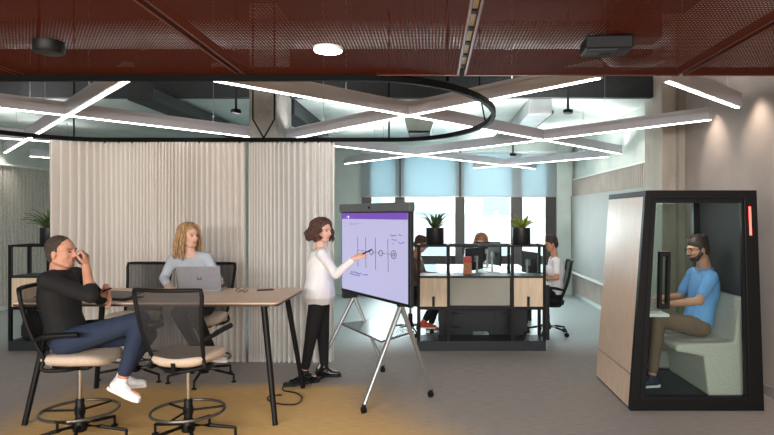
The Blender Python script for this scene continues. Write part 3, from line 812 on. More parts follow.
# ------------------------------------------------------------------ desks behind
DH = .75
def desk(cx_, cy_, w, dpt, label):
    r = thing('desk', label, 'desk', (cx_, cy_, 0), 0, 'white office desks behind the shelving unit')
    b = B(); bx(b, (0,0,DH-.0125), (w, dpt, .025)); obj('desktop', b, M['white'], r, .003)
    for sx in (-1, 1):
        for sy in (-1, 1):
            b = B(); bx(b, (sx*(w/2-.04), sy*(dpt/2-.04), (DH-.025)/2), (.045,.045,DH-.025)); obj('leg', b, M['dark_grey'], r)
    b = B(); bx(b, (0, 0, DH-.2), (.02, dpt-.16, .3)); b.free()
    if label.startswith('near'):
        b = B(); bx(b, (0 if 'brown' in label else -.15, -dpt/2+.03, .41), (.72 if 'brown' in label else .42,.02,.60)); obj('end_panel', b, M['dark_grey'], r)
    return r
desk(.45, 8.66, .74, 1.5, 'near white desk used by the person in brown')
desk(1.20, 8.66, .74, 1.5, 'near white desk used by the woman in the white T-shirt')
desk(.45, 10.22, .74, 1.5, 'far white desk on the left, nearest the windows')
desk(1.20, 10.22, .74, 1.5, 'far white desk on the right, nearest the windows')
for i, (x, y, lb) in enumerate(((.32, 8.2, 'dark drawer pedestal under the left near desk'), (1.0, 8.2, 'dark drawer pedestal under the right near desk'))):
    r = thing('drawer_pedestal', lb, 'drawers', (x, y, 0), 0, 'drawer pedestals under the desks')
    b = B(); bx(b, (0,0,.3), (.44,.5,.56)); obj('cabinet_body', b, M['dark_grey'], r, .005)
    for k in range(3):
        b = B(); bx(b, (0,-.255,.12+.18*k), (.42,.012,.165)); d_ = obj('drawer', b, M['dark_grey'], r)
        b = B(); bx(b, (0,-.265,.17+.18*k), (.12,.01,.01)); obj('handle', b, M['alu'], d_)
def monitor(x, y, rz, label, w=.54, h=.32, lift=.12):
    r = thing('monitor', label, 'monitor', (x, y, DH), rz, 'desk monitors')
    b = B(); bx(b, (0,0,lift+h/2), (w,.022,h)); s_ = obj('panel', b, M['black_plastic'], r, .004)
    b = B(); bx(b, (0,.0125,lift+h/2), (w-.02,.002,h-.02)); obj('screen', b, M['doglass'], s_)
    b = B(); cyl(b, (0,-.04,.01), (0,-.04,lift+h*.5), .016); bx(b, (0,-.025,lift+h*.5), (.08,.04,.08)); obj('stand', b, M['alu'], r)
    b = B(); bx(b, (0,-.03,.006), (.2,.16,.012)); obj('foot', b, M['alu'], r, .003)
    return r
monitor(1.36, 8.35, R(-74), 'black monitor in front of the woman in the white T-shirt', .5, .3, .09)
monitor(.60, 8.5, R(60), 'monitor seen almost edge-on, left of the paper bag')
monitor(.66, 9.3, R(80), 'monitor behind the paper bag, turned to the left desk')
monitor(.98, 9.4, R(-75), 'monitor turned to the right desk near the far desks')
monitor(.95, 10.3, R(-8), 'monitor in front of the far long haired person', .45)
b = B(); r = thing('paper_bag', 'brown kraft paper bag with red top on the near desk', 'bag', P(467.5, 279, 7.5)); r.location.z = .911
b.free(); b = B(); prism(b, [(-.055,0), (.055,0), (.05,.15), (-.05,.15)], 'y', -.035, .035); obj('bag_body', b, M['paper'], r)
b = B(); bx(b, (0,0,.185), (.1,.066,.07)); obj('top_band', b, M['redlid'], r, .003)
r = thing('laptop', 'dark laptop open on the right near desk', 'laptop', (1.17, 8.12, DH), R(90))
b = B(); bx(b, (0,0,.008), (.32,.22,.015)); obj('base', b, M['silver'], r, .003)
b = B(); bx(b, (0,.12,.1), (.32,.008,.2), rot=Matrix.Rotation(R(-15),3,'X')); obj('lid', b, M['silver'], r)

# task chairs
g2 = 'black office chairs at the desks'
tc_ = make_stool('office_chair', 'black mesh office chair under the woman in the white T-shirt', 'chair', .47, False, True, M['blackfab'], .55, .3); tc_['group'] = g2
tc_.location = (1.60, 8.3, 0); tc_.rotation_euler.z = R(84)
dup(tc_, (-.3, 8.35, 0), R(-90), 'black office chair under the person in brown, behind the display', g2)
dup(tc_, (.62, 11.55, 0), R(172), 'black office chair at the far desks by the windows', g2)

# ------------------------------------------------------------------ phone booth
r = thing('phone_booth', 'wood sided office booth with black framed glass front', 'booth', (2.235, 5.55, 0))
BL, BR_, TL, TR, BT = 1.667, 2.80, 1.80, 2.735, 1.855; Y0, Y1 = 5.05, 6.10
def lx(z): return BL+(TL-BL)*z/BT
def rx(z): return BR_+(TR-BR_)*z/BT
off = r.location.copy()
def bpart(name, bm_, m, par=None, bev=0, lab=None):
    o = obj(name, bm_, m, par or r, bev, off=off)
    if lab: o['label'] = lab
    return o
b = B(); prism(b, [(lx(.30)+.002,.30), (lx(.30)+.03,.30), (lx(BT-.02)+.03,BT-.02), (lx(BT-.02),BT-.02)], 'y', Y0+.05, Y1); bpart('side_panel', b, M['podwood'], lab='light wood upper side panel')
b = B(); prism(b, [(lx(.02),.02), (lx(.02)+.03,.02), (lx(.29)+.03,.29), (lx(.29),.29)], 'y', Y0+.05, Y1); bpart('side_panel', b, M['podwood'], lab='light wood lower side panel')
b = B(); prism(b, [(lx(.02)+.03,.02), (lx(.02)+.045,.02), (lx(BT-.02)+.045,BT-.02), (lx(BT-.02)+.03,BT-.02)], 'y', Y0+.05, Y1); bpart('inner_lining', b, M['felt'])
b = B(); prism(b, [(rx(.02)-.04,.02), (rx(.02),.02), (rx(BT-.02),BT-.02), (rx(BT-.02)-.04,BT-.02)], 'y', Y0+.05, Y1); bpart('felt_wall', b, M['felt'], lab='dark felt right wall')
b = B(); prism(b, [(lx(0)+.01,0), (rx(0)-.01,0), (rx(.09)-.01,.09), (lx(.09)+.01,.09)], 'y', Y0+.02, Y1); bpart('floor_deck', b, M['felt'])
b = B(); prism(b, [(lx(BT-.05),BT-.05), (rx(BT-.05),BT-.05), (TR,BT), (TL,BT)], 'y', Y0+.02, Y1); bpart('roof', b, M['black_plastic'])
def quadframe(out, inn, y0, y1):
    b = B(); n = 4
    A = [b.verts.new((p[0], y0, p[1])) for p in out]; I = [b.verts.new((p[0], y0, p[1])) for p in inn]
    A2 = [b.verts.new((p[0], y1, p[1])) for p in out]; I2 = [b.verts.new((p[0], y1, p[1])) for p in inn]
    for i in range(4):
        j = (i+1)%4
        b.faces.new((A[i], A[j], I[j], I[i])); b.faces.new((A2[i], A2[j], I2[j], I2[i]))
        b.faces.new((A[i], A[j], A2[j], A2[i])); b.faces.new((I[i], I[j], I2[j], I2[i]))
    return b
outq = [(BL,0), (BR_,0), (TR,BT+.003), (TL,BT+.003)]
d5 = 5.05
def q5(px, py): return ((px-CX)/F*d5, H-(py-CY)/F*d5)
inn = [q5(640,401), q5(749,401), q5(744,199), q5(652,199)]
bpart('front_frame', quadframe(outq, inn, Y0, Y0+.06), M['black'], bev=.006)
inn2 = [q5(645.5,397), q5(746,397), q5(741.5,203), q5(656.5,203)]
door = bpart('door', quadframe([(p[0]+(.002 if i in (0,3) else -.002), p[1]) for i, p in enumerate(inn)], inn2, Y0+.008, Y0+.045), M['black_plastic'])
b = B(); prism(b, inn2, 'y', Y0+.024, Y0+.03); bpart('glass', b, M['podglass'], door)
b = B()
hx0, hx1, hz0, hz1 = 1.895, 1.985, .865, 1.345
b = quadframe([(hx0,hz0), (hx1,hz0), (hx1+.01,hz1), (hx0+.01,hz1)], [(hx0+.024,hz0+.04), (hx1-.024,hz0+.04), (hx1-.014,hz1-.04), (hx0+.034,hz1-.04)], Y0-.045, Y0+.02)
bpart('handle', b, M['black_plastic'], door, .006)
b = B(); prism(b, [(lx(.09)+.045,.09), (rx(.09)-.04,.09), (rx(BT-.05)-.04,BT-.05), (lx(BT-.05)+.045,BT-.05)], 'y', Y1-.03, Y1-.024); bpart('rear_glass', b, M['podglass'])
b = quadframe([(BL+.01,0), (BR_-.01,0), (TR-.005,BT-.003), (TL+.005,BT-.003)], [(BL+.07,.1), (BR_-.13,.1), (TR-.1,BT-.07), (TL+.06,BT-.07)], Y1-.05, Y1-.002); bpart('rear_frame', b, M['black'])
b = B(); prism(b, [(rx(1.45)-.075,1.48), (rx(1.45)-.06,1.48), (rx(1.72)-.06,1.72), (rx(1.72)-.075,1.72)], 'y', Y0-.006, Y0+.002); bpart('status_light', b, M['redled'], lab='glowing red vertical status light')
b = B(); cyl(b, (1.98,Y1-.04,1.40), (1.98,Y1-.06,1.40), .018); bx(b, (1.98,Y1-.045,1.36), (.03,.02,.1)); bpart('coat_hook', b, M['black'])
prof = [(2.10,.53), (2.10,.475), (2.34,.43), (2.38,.09), (2.752,.09), (2.74,.93), (2.66,.94), (2.60,.56), (2.5,.55)]
b = B(); prism(b, prof, 'y', 5.16, 6.02); bpart('bench', b, M['bench'], bev=.02, lab='pale grey upholstered bench')
b = B(); b2(b, (1.77,5.2,.765), (2.06,6.0,.79)); bpart('desk_shelf', b, M['white'], bev=.004)
r = thing('laptop', 'silver laptop on the small shelf inside the booth', 'laptop', (1.93, 5.5, .79), R(90))
b = B(); bx(b, (0,0,.007), (.3,.2,.013)); obj('base', b, M['silver'], r, .003)
b = B(); bx(b, (0,.1,.1), (.3,.008,.2), rot=Matrix.Rotation(R(-12),3,'X')); obj('lid', b, M['silver'], r)

# ------------------------------------------------------------------ people
def lerp(a, c, t): return a+(c-a)*t
def torso(bm, k, inf=0, low=-.16, hi=1.06, female=False, loose=0):
    pel, ch = k['pel'], k['chs']; up = (ch-pel); L_ = up.length; up.normalize()
    sh = (k['shR']-k['shL']).normalized(); hp = (k['hipR']-k['hipL']).normalized(); s = k.get('sc', 1)
    bow = k.get('bow', 0)
    prof = [(-.16,.11,.09), (0,.160,.12), (.18,.150,.115), (.38,.140,.108), (.65,.165,.12), (.85,.165,.11), (.97,.13,.09), (1.06,.07,.062)]
    if female: prof = [(-.16,.11,.09), (0,.165,.12), (.18,.145,.11), (.38,.120,.095), (.65,.140,.115), (.85,.140,.10), (.97,.11,.08), (1.06,.055,.052)]
    rr = []
    for t, a, b_ in prof:
        if t < low-.001 or t > hi+.001: continue
        sd = hp.lerp(sh, max(0, min(1, t))).normalized(); sd = (sd-up*sd.dot(up)).normalized(); fr = up.cross(sd).normalized()
        if fr.dot(k['fwd']) < 0: fr = -fr
        c = pel+up*L_*t-fr*bow*sin(pi*max(0, min(1, t)))
        q = loose*(1-max(0, min(1, (t-.2)/.6)))
        rr.append((c, sd*(a*s+inf+q), fr*(b_*s+inf+q)))
    rings(bm, rr, 20)
    if female:
        c = pel+up*L_*.68+k['fwd']*(.08*s); 
        for q in (-1, 1): ell(bm, c+sh*q*.06*s, XYZ, (.055*s+inf,)*3)
def arm(bm, k, side, inf=0, upto=2.0, s=1, female=False):
    sh, el, wr = k['sh'+side], k['el'+side], k['wr'+side]; f = .86 if female else 1
    ce = k['chs'].lerp(sh, .45)-V((0,0,.015))
    caps(bm, ce, sh, .062*s*f+inf, .056*s*f+inf)
    t1 = min(1, upto); caps(bm, sh, lerp(sh, el, t1), (.054*f)*s+inf, (.054-.014*t1)*f*s+inf)
    if upto > 1:
        t2 = upto-1; caps(bm, el, lerp(el, wr, t2), .041*f*s+inf, (.041-.013*t2)*f*s+inf)
def leg(bm, k, side, inf=0, upto=2.0, s=1, loose=0):
    hp, kn, an = k['hip'+side], k['kn'+side], k['an'+side]
    caps(bm, hp, kn, .088*s+inf, .058*s+inf+loose*.3)
    t = upto-1; caps(bm, kn, lerp(kn, an, t), .056*s+inf, (.056-.02*t)*s+inf+loose)
def hand(bm, w, d, pn, thumb_side, curl=.5, s=1, grip=0):
    d = d.normalized(); pn = (pn-d*pn.dot(d)).normalized(); ac = d.cross(pn).normalized()*thumb_side   # ac points to the thumb
    pl = .085*s
    caps(bm, w-d*.03*s, w+d*.01*s, .024*s, .026*s)
    rings(bm, [(w-d*.005*s, ac*.026*s, pn*.018*s), (w+d*.03*s, ac*.038*s, pn*.017*s), (w+d*.07*s, ac*.042*s, pn*.014*s), (w+d*.09*s, ac*.038*s, pn*.011*s)], 12)
    for i, (o_, ln) in enumerate(((.031,.072), (.0105,.080), (-.0105,.074), (-.030,.058))):
        p = w+d*(pl-.004*abs(i-1))*s+ac*o_*s; dd = d+ac*.06*(1.2-i); dd.normalize(); c_ = curl*(1+.12*i)
        for j, (fr, r0) in enumerate(((.45,.0092), (.32,.0084), (.26,.0076))):
            ang = c_*(.7 if j == 0 else 1.0); ndir = (Matrix.Rotation(0, 3, 'X') @ dd); ndir = (dd*cos(ang)+pn*sin(ang)); pnn = (pn*cos(ang)-dd*sin(ang))
            q = p+ndir*ln*fr*s; caps(bm, p, q, r0*s, (r0-.0007)*s, 8); p = q; dd = ndir.normalized(); pn_l = pnn; 
            # keep the curl plane for this finger
            pn_saved = pn; pn = pnn.normalized()
        pn = (pn_saved if False else (V(pn)))
        pn = PN0(d, ac, thumb_side)
    p = w+d*.025*s+ac*.028*s; td = (d*.65+ac*.7+pn*.25).normalized()
    q = p+td*.042*s; caps(bm, p, q, .0125*s, .0105*s, 8); td2 = (d*.85+ac*.15+pn*(.3+.4*curl)).normalized(); caps(bm, q, q+td2*.03*s, .0105*s, .0085*s, 8)
def PN0(d, ac, ts): return (ac*ts).cross(d).normalized() if True else None
def head(bm, k, s=1, female=False):
    c, f = k['head'], k['hf'].normalized(); u = k.get('hu', V((0,0,1))); u = (u-f*u.dot(f)).normalized(); sd = f.cross(u).normalized(); ax_ = (sd, f, u)
    def at(x, y, z): return c+sd*x*s+f*y*s+u*z*s
    ell(bm, at(0,-.012,.03), ax_, (.074*s,.092*s,.084*s), 18)
    ell(bm, at(0,.022,-.02), ax_, (.060*s,.064*s,.078*s), 16)
    ell(bm, at(0,.038,-.075), ax_, (.036*s,.036*s,.028*s))           # chin
    for q in (-1, 1):
        caps(bm, at(q*.052,-.01,-.045), at(q*.022,.05,-.08), .024*s, .018*s, 10)   # jaw line
        ell(bm, at(q*.035,.055,-.018), ax_, (.022*s,.022*s,.02*s), 10)             # cheek
        ell(bm, at(q*.076,-.008,-.005), ax_, (.009*s,.018*s,.03*s), 10)            # ear
        caps(bm, at(q*.012,.079,.032), at(q*.045,.066,.030), .0085*s, .008*s, 8)   # brow ridge
    caps(bm, at(0,.082,.02), at(0,.100,-.016), .0075*s, .012*s, 8)                  # nose
    for q in (-1, 1): ell(bm, at(q*.011,.092,-.02), ax_, (.008*s,.009*s,.007*s), 8)
    caps(bm, at(-.016,.078,-.047), at(.016,.078,-.047), .0085*s, n=8)
    nk = k['chs'].lerp(c, .12); rn = (.047 if female else .056)*s
    caps(bm, nk, at(0,-.022,-.045), rn*1.12, rn)
    return at, ax_
def feat(bm, at, ax_, s, idx):
    # eyes, brows and lips: small shapes with their own material slots
    n0 = len(bm.faces)
    def grab(i):
        bm.faces.ensure_lookup_table()
        for f in bm.faces[grab.n:]: f.material_index = i
        grab.n = len(bm.faces)
    grab.n = n0
    for q in (-1, 1): ell(bm, at(q*.031,.0765,.012), ax_, (.012*s,.006*s,.0055*s), 8)
    grab(1)
    for q in (-1, 1): caps(bm, at(q*.017,.0865,.030), at(q*.046,.073,.031), .0035*s, .0028*s, 6)
    grab(2)
    caps(bm, at(-.019,.083,-.048), at(.019,.083,-.048), .0042*s, n=6)
    grab(3)
def shoe_mesh(an, toe, s=1, hang=V((0,0,-1))):
    up = -hang; toe = (toe-up*toe.dot(up)).normalized(); sd = toe.cross(up)
    b = B(); base = an+hang*.055*s
    caps(b, base-toe*.035*s+up*.01*s, base+toe*.05*s+up*.008*s, .038*s, .042*s)
    caps(b, base+toe*.05*s+up*.0*s, base+toe*.145*s-up*.006*s, .042*s, .033*s, sq=.8, hint=up)
    caps(b, base-toe*.02*s+up*.02*s, an+up*.005*s, .04*s, .042*s)
    return b, base, toe, sd, up
def person(name_lab, sk, mats, root, vox=.006, female=False, sleeves=1.9, legs=1.88, hair=None, shoes='w', shirt_loose=0, tuck=-.12, shoe_sole='shoe_w', extras=None, s=1, hands=True, trouser_loose=0):
    r = thing('person', name_lab, 'person', root); off = V(root)
    k = sk; sk['sc'] = s
    b = B(); torso(b, k, 0, female=female)
    at, ax_ = head(b, k, s*k.get('hs', 1), female); s0 = s; hs_ = s*k.get('hs', 1)
    for sd in 'LR':
        arm(b, k, sd, 0, 2.0, s, female); leg(b, k, sd, 0, 2.0, s*(.94 if female else 1))
        d, pn, ts, cu = k['hand'+sd]; hand(b, k['wr'+sd], d, pn, ts, cu, s*(.92 if female else 1))
        ft = k['an'+sd]+V((0,0,-1))*.05*s; caps(b, k['an'+sd], ft, .036*s, .032*s); caps(b, ft-k['toe'+sd]*.02*s, ft+k['toe'+sd]*.13*s, .03*s, .022*s)
    body = obj('body', b, [mats['skin'], M['eye'], mats['hair'], M['lip']], r, off=off, remesh=vox, relax=2)
    bb_ = bmesh.new(); bb_.from_mesh(body.data)
    ato = lambda x, y, z: at(x, y, z)-off
    feat(bb_, ato, ax_, hs_, 0); bb_.to_mesh(body.data); bb_.free()
    for p in body.data.polygons: p.use_smooth = True
    # top
    b = B(); torso(b, k, .012, tuck, k.get('nk', 1.0), female, shirt_loose)
    for sd in 'LR': arm(b, k, sd, .011, sleeves, s, female)
    top = obj('shirt', b, mats['top'], r, off=off, remesh=max(.008, vox), relax=3)
    b = B(); torso(b, k, .009, -.16, .2, female)
    for sd in 'LR': leg(b, k, sd, .010, legs, s*(.94 if female else 1), trouser_loose)
    obj('trousers', b, mats['legs'], r, off=off, remesh=max(.008, vox), relax=3)
    if 'collar' in mats:
        b = B(); pc = k['chs']+V((-.012,0,.035)); 
        tube(b, [pc+V((.070*cos(2*pi*q/20), .066*sin(2*pi*q/20), .008*sin(2*pi*q/20))) for q in range(20)], .013, 8, True); obj('collar', b, mats['collar'], r, off=off, smooth=True)
    for sd in 'LR':
        b, base, toe, s_, up = shoe_mesh(k['an'+sd], k['toe'+sd], s, k.get('hang'+sd, V((0,0,-1))))
        sh_ = obj('shoe', b, mats['shoe'], r, off=off, remesh=.007, relax=2)
        b = B()
        for (t, w) in ((0,0),): pass
        pr = [(-.075,.022), (-.05,.034), (.02,.036), (.09,.042), (.15,.036), (.178,.016)]
        vs1 = []; 
        lo, hi_ = -.036*s, -.014*s
        L_ = [base+toe*a*s+s_*w*s for a, w in pr]+[base+toe*a*s-s_*w*s for a, w in pr[::-1]]
        A = [b.verts.new(p+up*lo) for p in L_]; C = [b.verts.new(p+up*hi_) for p in L_]; n = len(L_)
        for i in range(n): b.faces.new((A[i], A[(i+1)%n], C[(i+1)%n], C[i]))
        b.faces.new(A[::-1]); b.faces.new(C); obj('sole', b, mats.get('sole', M['shoe_w']), sh_, off=off, bevel=.003)
    if hair: hair(r, at, ax_, hs_, off, mats['hair'])
    return r, at, ax_
def hair_short(r, at, ax_, s, off, m, thick=1.0, recede=0):
    b = B(); ell(b, at(0,-.026-recede,.042), ax_, (.079*s,.091*s*thick,.084*s*thick), 20)
    ell(b, at(0,-.05,.0), ax_, (.072*s,.055*s,.075*s), 16)
    for q in (-1, 1): ell(b, at(q*.055,-.02,.025), ax_, (.026*s,.045*s,.05*s), 12)
    obj('hair', b, m, r, off=off, remesh=.006, relax=1)
def hair_quiff(r, at, ax_, s, off, m):
    b = B(); ell(b, at(0,-.018,.056), ax_, (.082*s,.094*s,.082*s), 20)
    ell(b, at(0,-.05,.0), ax_, (.074*s,.058*s,.08*s), 16)
    for q in (-1, 1): ell(b, at(q*.055,-.012,.022), ax_, (.028*s,.04*s,.045*s), 12)
    rnd = random.Random(2)
    for k in range(26):
        x, y = rnd.uniform(-.045,.045), rnd.uniform(-.08,.035); caps(b, at(x,y,.105), at(x*1.1,y+.012,.125), .018, .01, 6)
    obj('hair', b, m, r, off=off, remesh=.006, relax=1)
def hair_locks(ln, curl, n, rad=.011, part=2.35, spread=1.0, seed=1, front=.045):
    def f(r, at, ax_, s, off, m):
        rnd = random.Random(seed); b = B()
        ell(b, at(0,-.022,.046), ax_, (.082*s,.092*s,.084*s), 20); ell(b, at(0,-.05,-.01), ax_, (.078*s,.06*s,.085*s), 16)
        for k in range(n):
            a = lerp(-part, part, (k+.5)/n)+rnd.uniform(-.06,.06)      # 0 = back of the head, +-2.35 beside the face
            cx_, cy_ = sin(a), -cos(a); pts = []; l = ln*rnd.uniform(.8,1.05); ph = rnd.uniform(0,6.28); lev = rnd.choice((.0,.012))
            for j in range(11):
                t = j/10
                if t < .3: q = t/.3; el_ = (1-q)*1.25; R0 = .088+lev; x, y, z = cx_*cos(el_)*R0, -.018+cy_*cos(el_)*R0*1.1, .045+sin(el_)*.088
                else:
                    q = (t-.3)/.7; R0 = .088+lev+.028*spread*sin(q*2.2); x, y, z = cx_*R0, -.018+cy_*R0*1.05, .045-l*q
                wv = curl*sin(t*14+ph)*(.2+t); x += wv*cos(a+ph); y += wv*sin(ph)
                pts.append(at(x, min(y, .078), z))
            tube(b, smoothpts(pts, 2), rad, 6, rad=lambda t: rad*s*(1.0-.55*t))
        obj('hair', b, m, r, off=off, smooth=True)
    return f

# -- man in black on the stool (faces +x)
k = dict(pel=V((-2.64,4.38,.735)), chs=V((-2.735,4.40,1.215)), fwd=V((1,0,.15)).normalized(), bow=.03,
    nk=1.06, hs=1.07, head=P(62.5,253.5,4.38), hf=V((1,-.12,.02)), hu=V((-.08,0,1)),
    shR=V((-2.70,4.21,1.19)), shL=V((-2.72,4.59,1.19)), hipR=V((-2.62,4.29,.735)), hipL=V((-2.62,4.47,.735)),
    elR=P(91,296,4.16), wrR=P(86,267,4.27), elL=V((-2.62,4.74,.99)), wrL=P(107,290,4.70),
    knR=P(141,320,4.33), anR=P(122,381,4.30), knL=V((-2.16,4.56,.74)), anL=V((-2.352,4.56,.43)),
    toeR=V((1,-.1,-.42)).normalized(), toeL=V((1,.1,-.1)).normalized())
k['handR'] = (V((-.05,.12,1)), V((-1,.0,.1)), 1, .75); k['handL'] = (V((.35,-.1,-1)), V((-.6,-.5,-.1)), -1, .35)
k['hangR'] = V((-.4,0,-1)).normalized()
man, at, ax_ = person('bearded man in black drinking, seated sideways on a stool, white trainers', k, dict(skin=M['skin'], top=M['c_black'], legs=M['c_jeans'], shoe=M['shoe_w'], hair=M['hair_grey']), (-2.62,4.38,.66), hair=hair_short, sleeves=1.22, legs=1.84)
b = B()
ell(b, at(0,.046,-.078), ax_, (.036,.034,.026), 10); caps(b, at(-.02,.0815,-.036), at(.02,.0815,-.036), .006, n=6); obj('stubble', b, mat('stubble', (152,108,88), .9, 0, .2, 150), man, off=man.location, remesh=.006, relax=1)
b = B(); w_ = k['wrL']; tube(b, [w_+V((.03*cos(t)*.9, .03*sin(t), .012*cos(t))) for t in [2*pi*q/16 for q in range(16)]], .007, 6, True); obj('watch', b, M['black'], man, off=man.location)
r = thing('cup', 'small dark cup held to his mouth by the man in black', 'cup', P(86.5,258.5,4.27)+V((-.02,0,-.03)))
b = B(); lathe(b, [(.024,0), (.03,.012), (.034,.06), (.031,.06), (.027,.014)], (0,0,0)); o = sm(obj('cup_body', b, M['cupdark'], r)); r.rotation_euler = (0, R(-35), 0)
b = B(); tube(b, [(.033,0,.05), (.052,0,.045), (.052,0,.022), (.031,0,.016)], .004, 6); obj('handle', b, M['cupdark'], r)

# -- blonde woman with the laptop (faces the camera, looks to the right)
k = dict(hs=1.07, pel=V((-2.34,6.0,.735)), chs=P(190,254,5.86), fwd=V((.05,-1,0)).normalized(),
    head=P(189.5,236.5,5.84), hf=V((.88,-.55,-.05)), hu=V((.06,0,1)),
    shR=P(174,258,5.86), shL=P(207,258,5.88), hipR=V((-2.43,5.98,.735)), hipL=V((-2.25,5.98,.735)),
    elR=P(164,278,5.78), wrR=P(168,288.5,5.6)+V((0,0,.02)), elL=P(216,275,5.84), wrL=P(221,284.5,5.68)+V((0,0,.02)),
    knR=V((-2.36,5.56,.74)), anR=V((-2.22,5.70,.36)), knL=V((-2.2,5.56,.74)), anL=V((-2.06,5.62,.37)),
    toeR=V((.6,-.8,-.1)).normalized(), toeL=V((.95,-.3,-.12)).normalized())
k['handR'] = (V((.5,-1,-.1)), V((0,0,-1)), 1, .3); k['handL'] = (V((.1,-1,.25)), V((-1,0,-.2)), -1, .5)
w1, at, ax_ = person('blonde woman in grey blue shirt seated behind an open laptop', k, dict(skin=M['skin2'], top=M['c_greyblue'], legs=M['c_dark'], shoe=M['shoe_g'], hair=M['hair_blond']), (-2.3,6.0,.66), female=True, s=.96, sleeves=1.75, shirt_loose=.01, hair=hair_locks(.26,.003,84,.009,part=2.2,spread=.9,seed=3))

# -- standing woman at the display
k = dict(pel=P(319,296,6.0), chs=P(320,250,6.0), fwd=V((.93,-.2,0)).normalized(),
    hs=1.05, head=P(322.5,231.5,6.0), hf=V((.86,-.48,-.08)), hu=V((.05,0,1)),
    shR=P(322,254,5.86), shL=P(319,254,6.17), hipR=P(318,297,5.92), hipL=P(321,297,6.08),
    elR=P(336,274.5,5.72), wrR=P(354,258.5,5.66), elL=P(317,277,6.24), wrL=P(325,292,6.2),
    knR=P(311,337,5.93), anR=V((-1.27,5.98,.09)), knL=P(323,338,6.1), anL=V((-1.10,6.14,.09)),
    toeR=V((1,-.45,0)).normalized(), toeL=V((1,-.1,0)).normalized())
k['handR'] = (V((.93,-.02,.42)), V((.1,.6,-.6)), 1, .38); k['handL'] = (V((.5,-.2,-1)), V((-.2,-1,0)), -1, .4)
w2, at, ax_ = person('standing woman in white blouse and black trousers writing on the display', k, dict(skin=M['skin2'], top=M['c_white'], legs=M['c_dark'], shoe=M['shoe_k'], sole=M['shoe_k'], hair=M['hair_brown']), (-1.15,6.03,0), female=True, s=.97, sleeves=1.86, legs=1.84, shirt_loose=.035, tuck=-.16, hair=hair_locks(.14,.022,84,.016,part=2.1,spread=1.3,seed=9))
pa, pb_ = P(362.5,254,5.63), P(372,249.5,5.60)
r = thing('pen', 'dark stylus held against the display by the standing woman', 'pen', pa); b = B(); cyl(b, V((0,0,0)), (pb_-pa)*.92, .006, .006, 10); obj('barrel', b, M['black'], r)
b = B(); cyl(b, (pb_-pa)*.92, (pb_-pa), .006, .001, 10); obj('nib', b, M['dark_grey'], r)

# -- man in the booth (faces -x)
k = dict(hs=1.06, pel=V((2.44,5.55,.63)), chs=V((2.53,5.55,1.125)), fwd=V((-1,0,.1)).normalized(), bow=.02,
    head=P(697.5,249.5,5.5), hf=V((-1,-.12,-.22)), hu=V((-.2,0,1)),
    shR=V((2.50,5.73,1.09)), shL=V((2.50,5.37,1.09)), hipR=V((2.44,5.64,.63)), hipL=V((2.44,5.46,.63)),
    elL=P(699,301,5.28), wrL=P(672,303.5,5.36), elR=V((2.40,5.82,.86)), wrR=V((2.17,5.70,.86)),
    knL=P(659,319.5,5.44), anL=P(652,371,5.42), knR=V((2.05,5.68,.66)), anR=V((2.0,5.7,.20)),
    toeL=V((-1,-.1,0)).normalized(), toeR=V((-1,.1,0)).normalized())
k['anL'].z = .185; k['anR'].z = .185
k['handL'] = (V((-1,.05,-.05)), V((0,0,-1)), 1, .3); k['handR'] = (V((-1,-.1,-.05)), V((0,0,-1)), -1, .3)
k['handL'] = (V((-1,.05,-.05)), V((0,0,-1)), -1, .3); k['handR'] = (V((-1,-.1,-.05)), V((0,0,-1)), 1, .3)
m2, at, ax_ = person('bearded man in blue polo and glasses sitting inside the booth', k, dict(skin=M['skin'], top=M['c_blue'], legs=M['c_khaki'], shoe=M['shoe_n'], hair=M['hair_dark'], collar=M['c_blue']), (2.44,5.55,.55), s=.97, sleeves=.72, legs=1.86, hair=hair_quiff)
b = B()
for q in (-1, 1): caps(b, at(q*.056,.004,-.03), at(q*.026,.05,-.075), .026, .027, 8)
ell(b, at(0,.047,-.074), ax_, (.040,.040,.032), 12); caps(b, at(-.022,.081,-.034), at(.022,.081,-.034), .008, n=6); o = obj('beard', b, M['hair_dark'], m2, off=m2.location, remesh=.006, relax=1)
b = B()
for q in (-1, 1):
    tube(b, [at(q*.033+.023*cos(t), .093, .010+.017*sin(t)) for t in [2*pi*i/16 for i in range(16)]], .0022, 5, True); tube(b, [at(q*.056,.092,.014), at(q*.078,.04,.012), at(q*.08,-.01,.008)], .0024, 5)
tube(b, [at(-.01,.094,.014), at(.01,.094,.014)], .002, 5); obj('glasses', b, M['black'], m2, off=m2.location)

# -- people at the desks
k = dict(pel=V((1.68,8.3,.56)), chs=V((1.70,8.3,1.05)), fwd=V((-1,0,0)), bow=.03, head=P(551,244,8.28), hf=V((-1,-.1,-.25)), hu=V((-.2,0,1)),
    shR=V((1.70,8.46,1.02)), shL=V((1.70,8.14,1.02)), hipR=V((1.68,8.38,.56)), hipL=V((1.68,8.22,.56)), elL=V((1.68,8.08,.80)), wrL=V((1.44,8.14,.80)), elR=V((1.66,8.5,.80)), wrR=V((1.42,8.4,.79)),
    knL=V((1.34,8.2,.56)), anL=V((1.22,8.2,.09)), knR=V((1.34,8.42,.56)), anR=V((1.3,8.42,.09)), toeL=V((-1,0,0)), toeR=V((-1,0,0)))
k['handL'] = (V((-1,.1,-.05)), V((0,0,-1)), -1, .3); k['handR'] = (V((-1,0,-.05)), V((0,0,-1)), 1, .3)
person('short haired woman in white T-shirt working at the desk on the right', k, dict(skin=M['skin'], top=M['c_white'], legs=M['c_dark'], shoe=M['shoe_k'], sole=M['shoe_k'], hair=M['hair_dark']), (1.8,8.3,.5), vox=.008, female=True, s=.95, sleeves=.65, hair=hair_quiff)
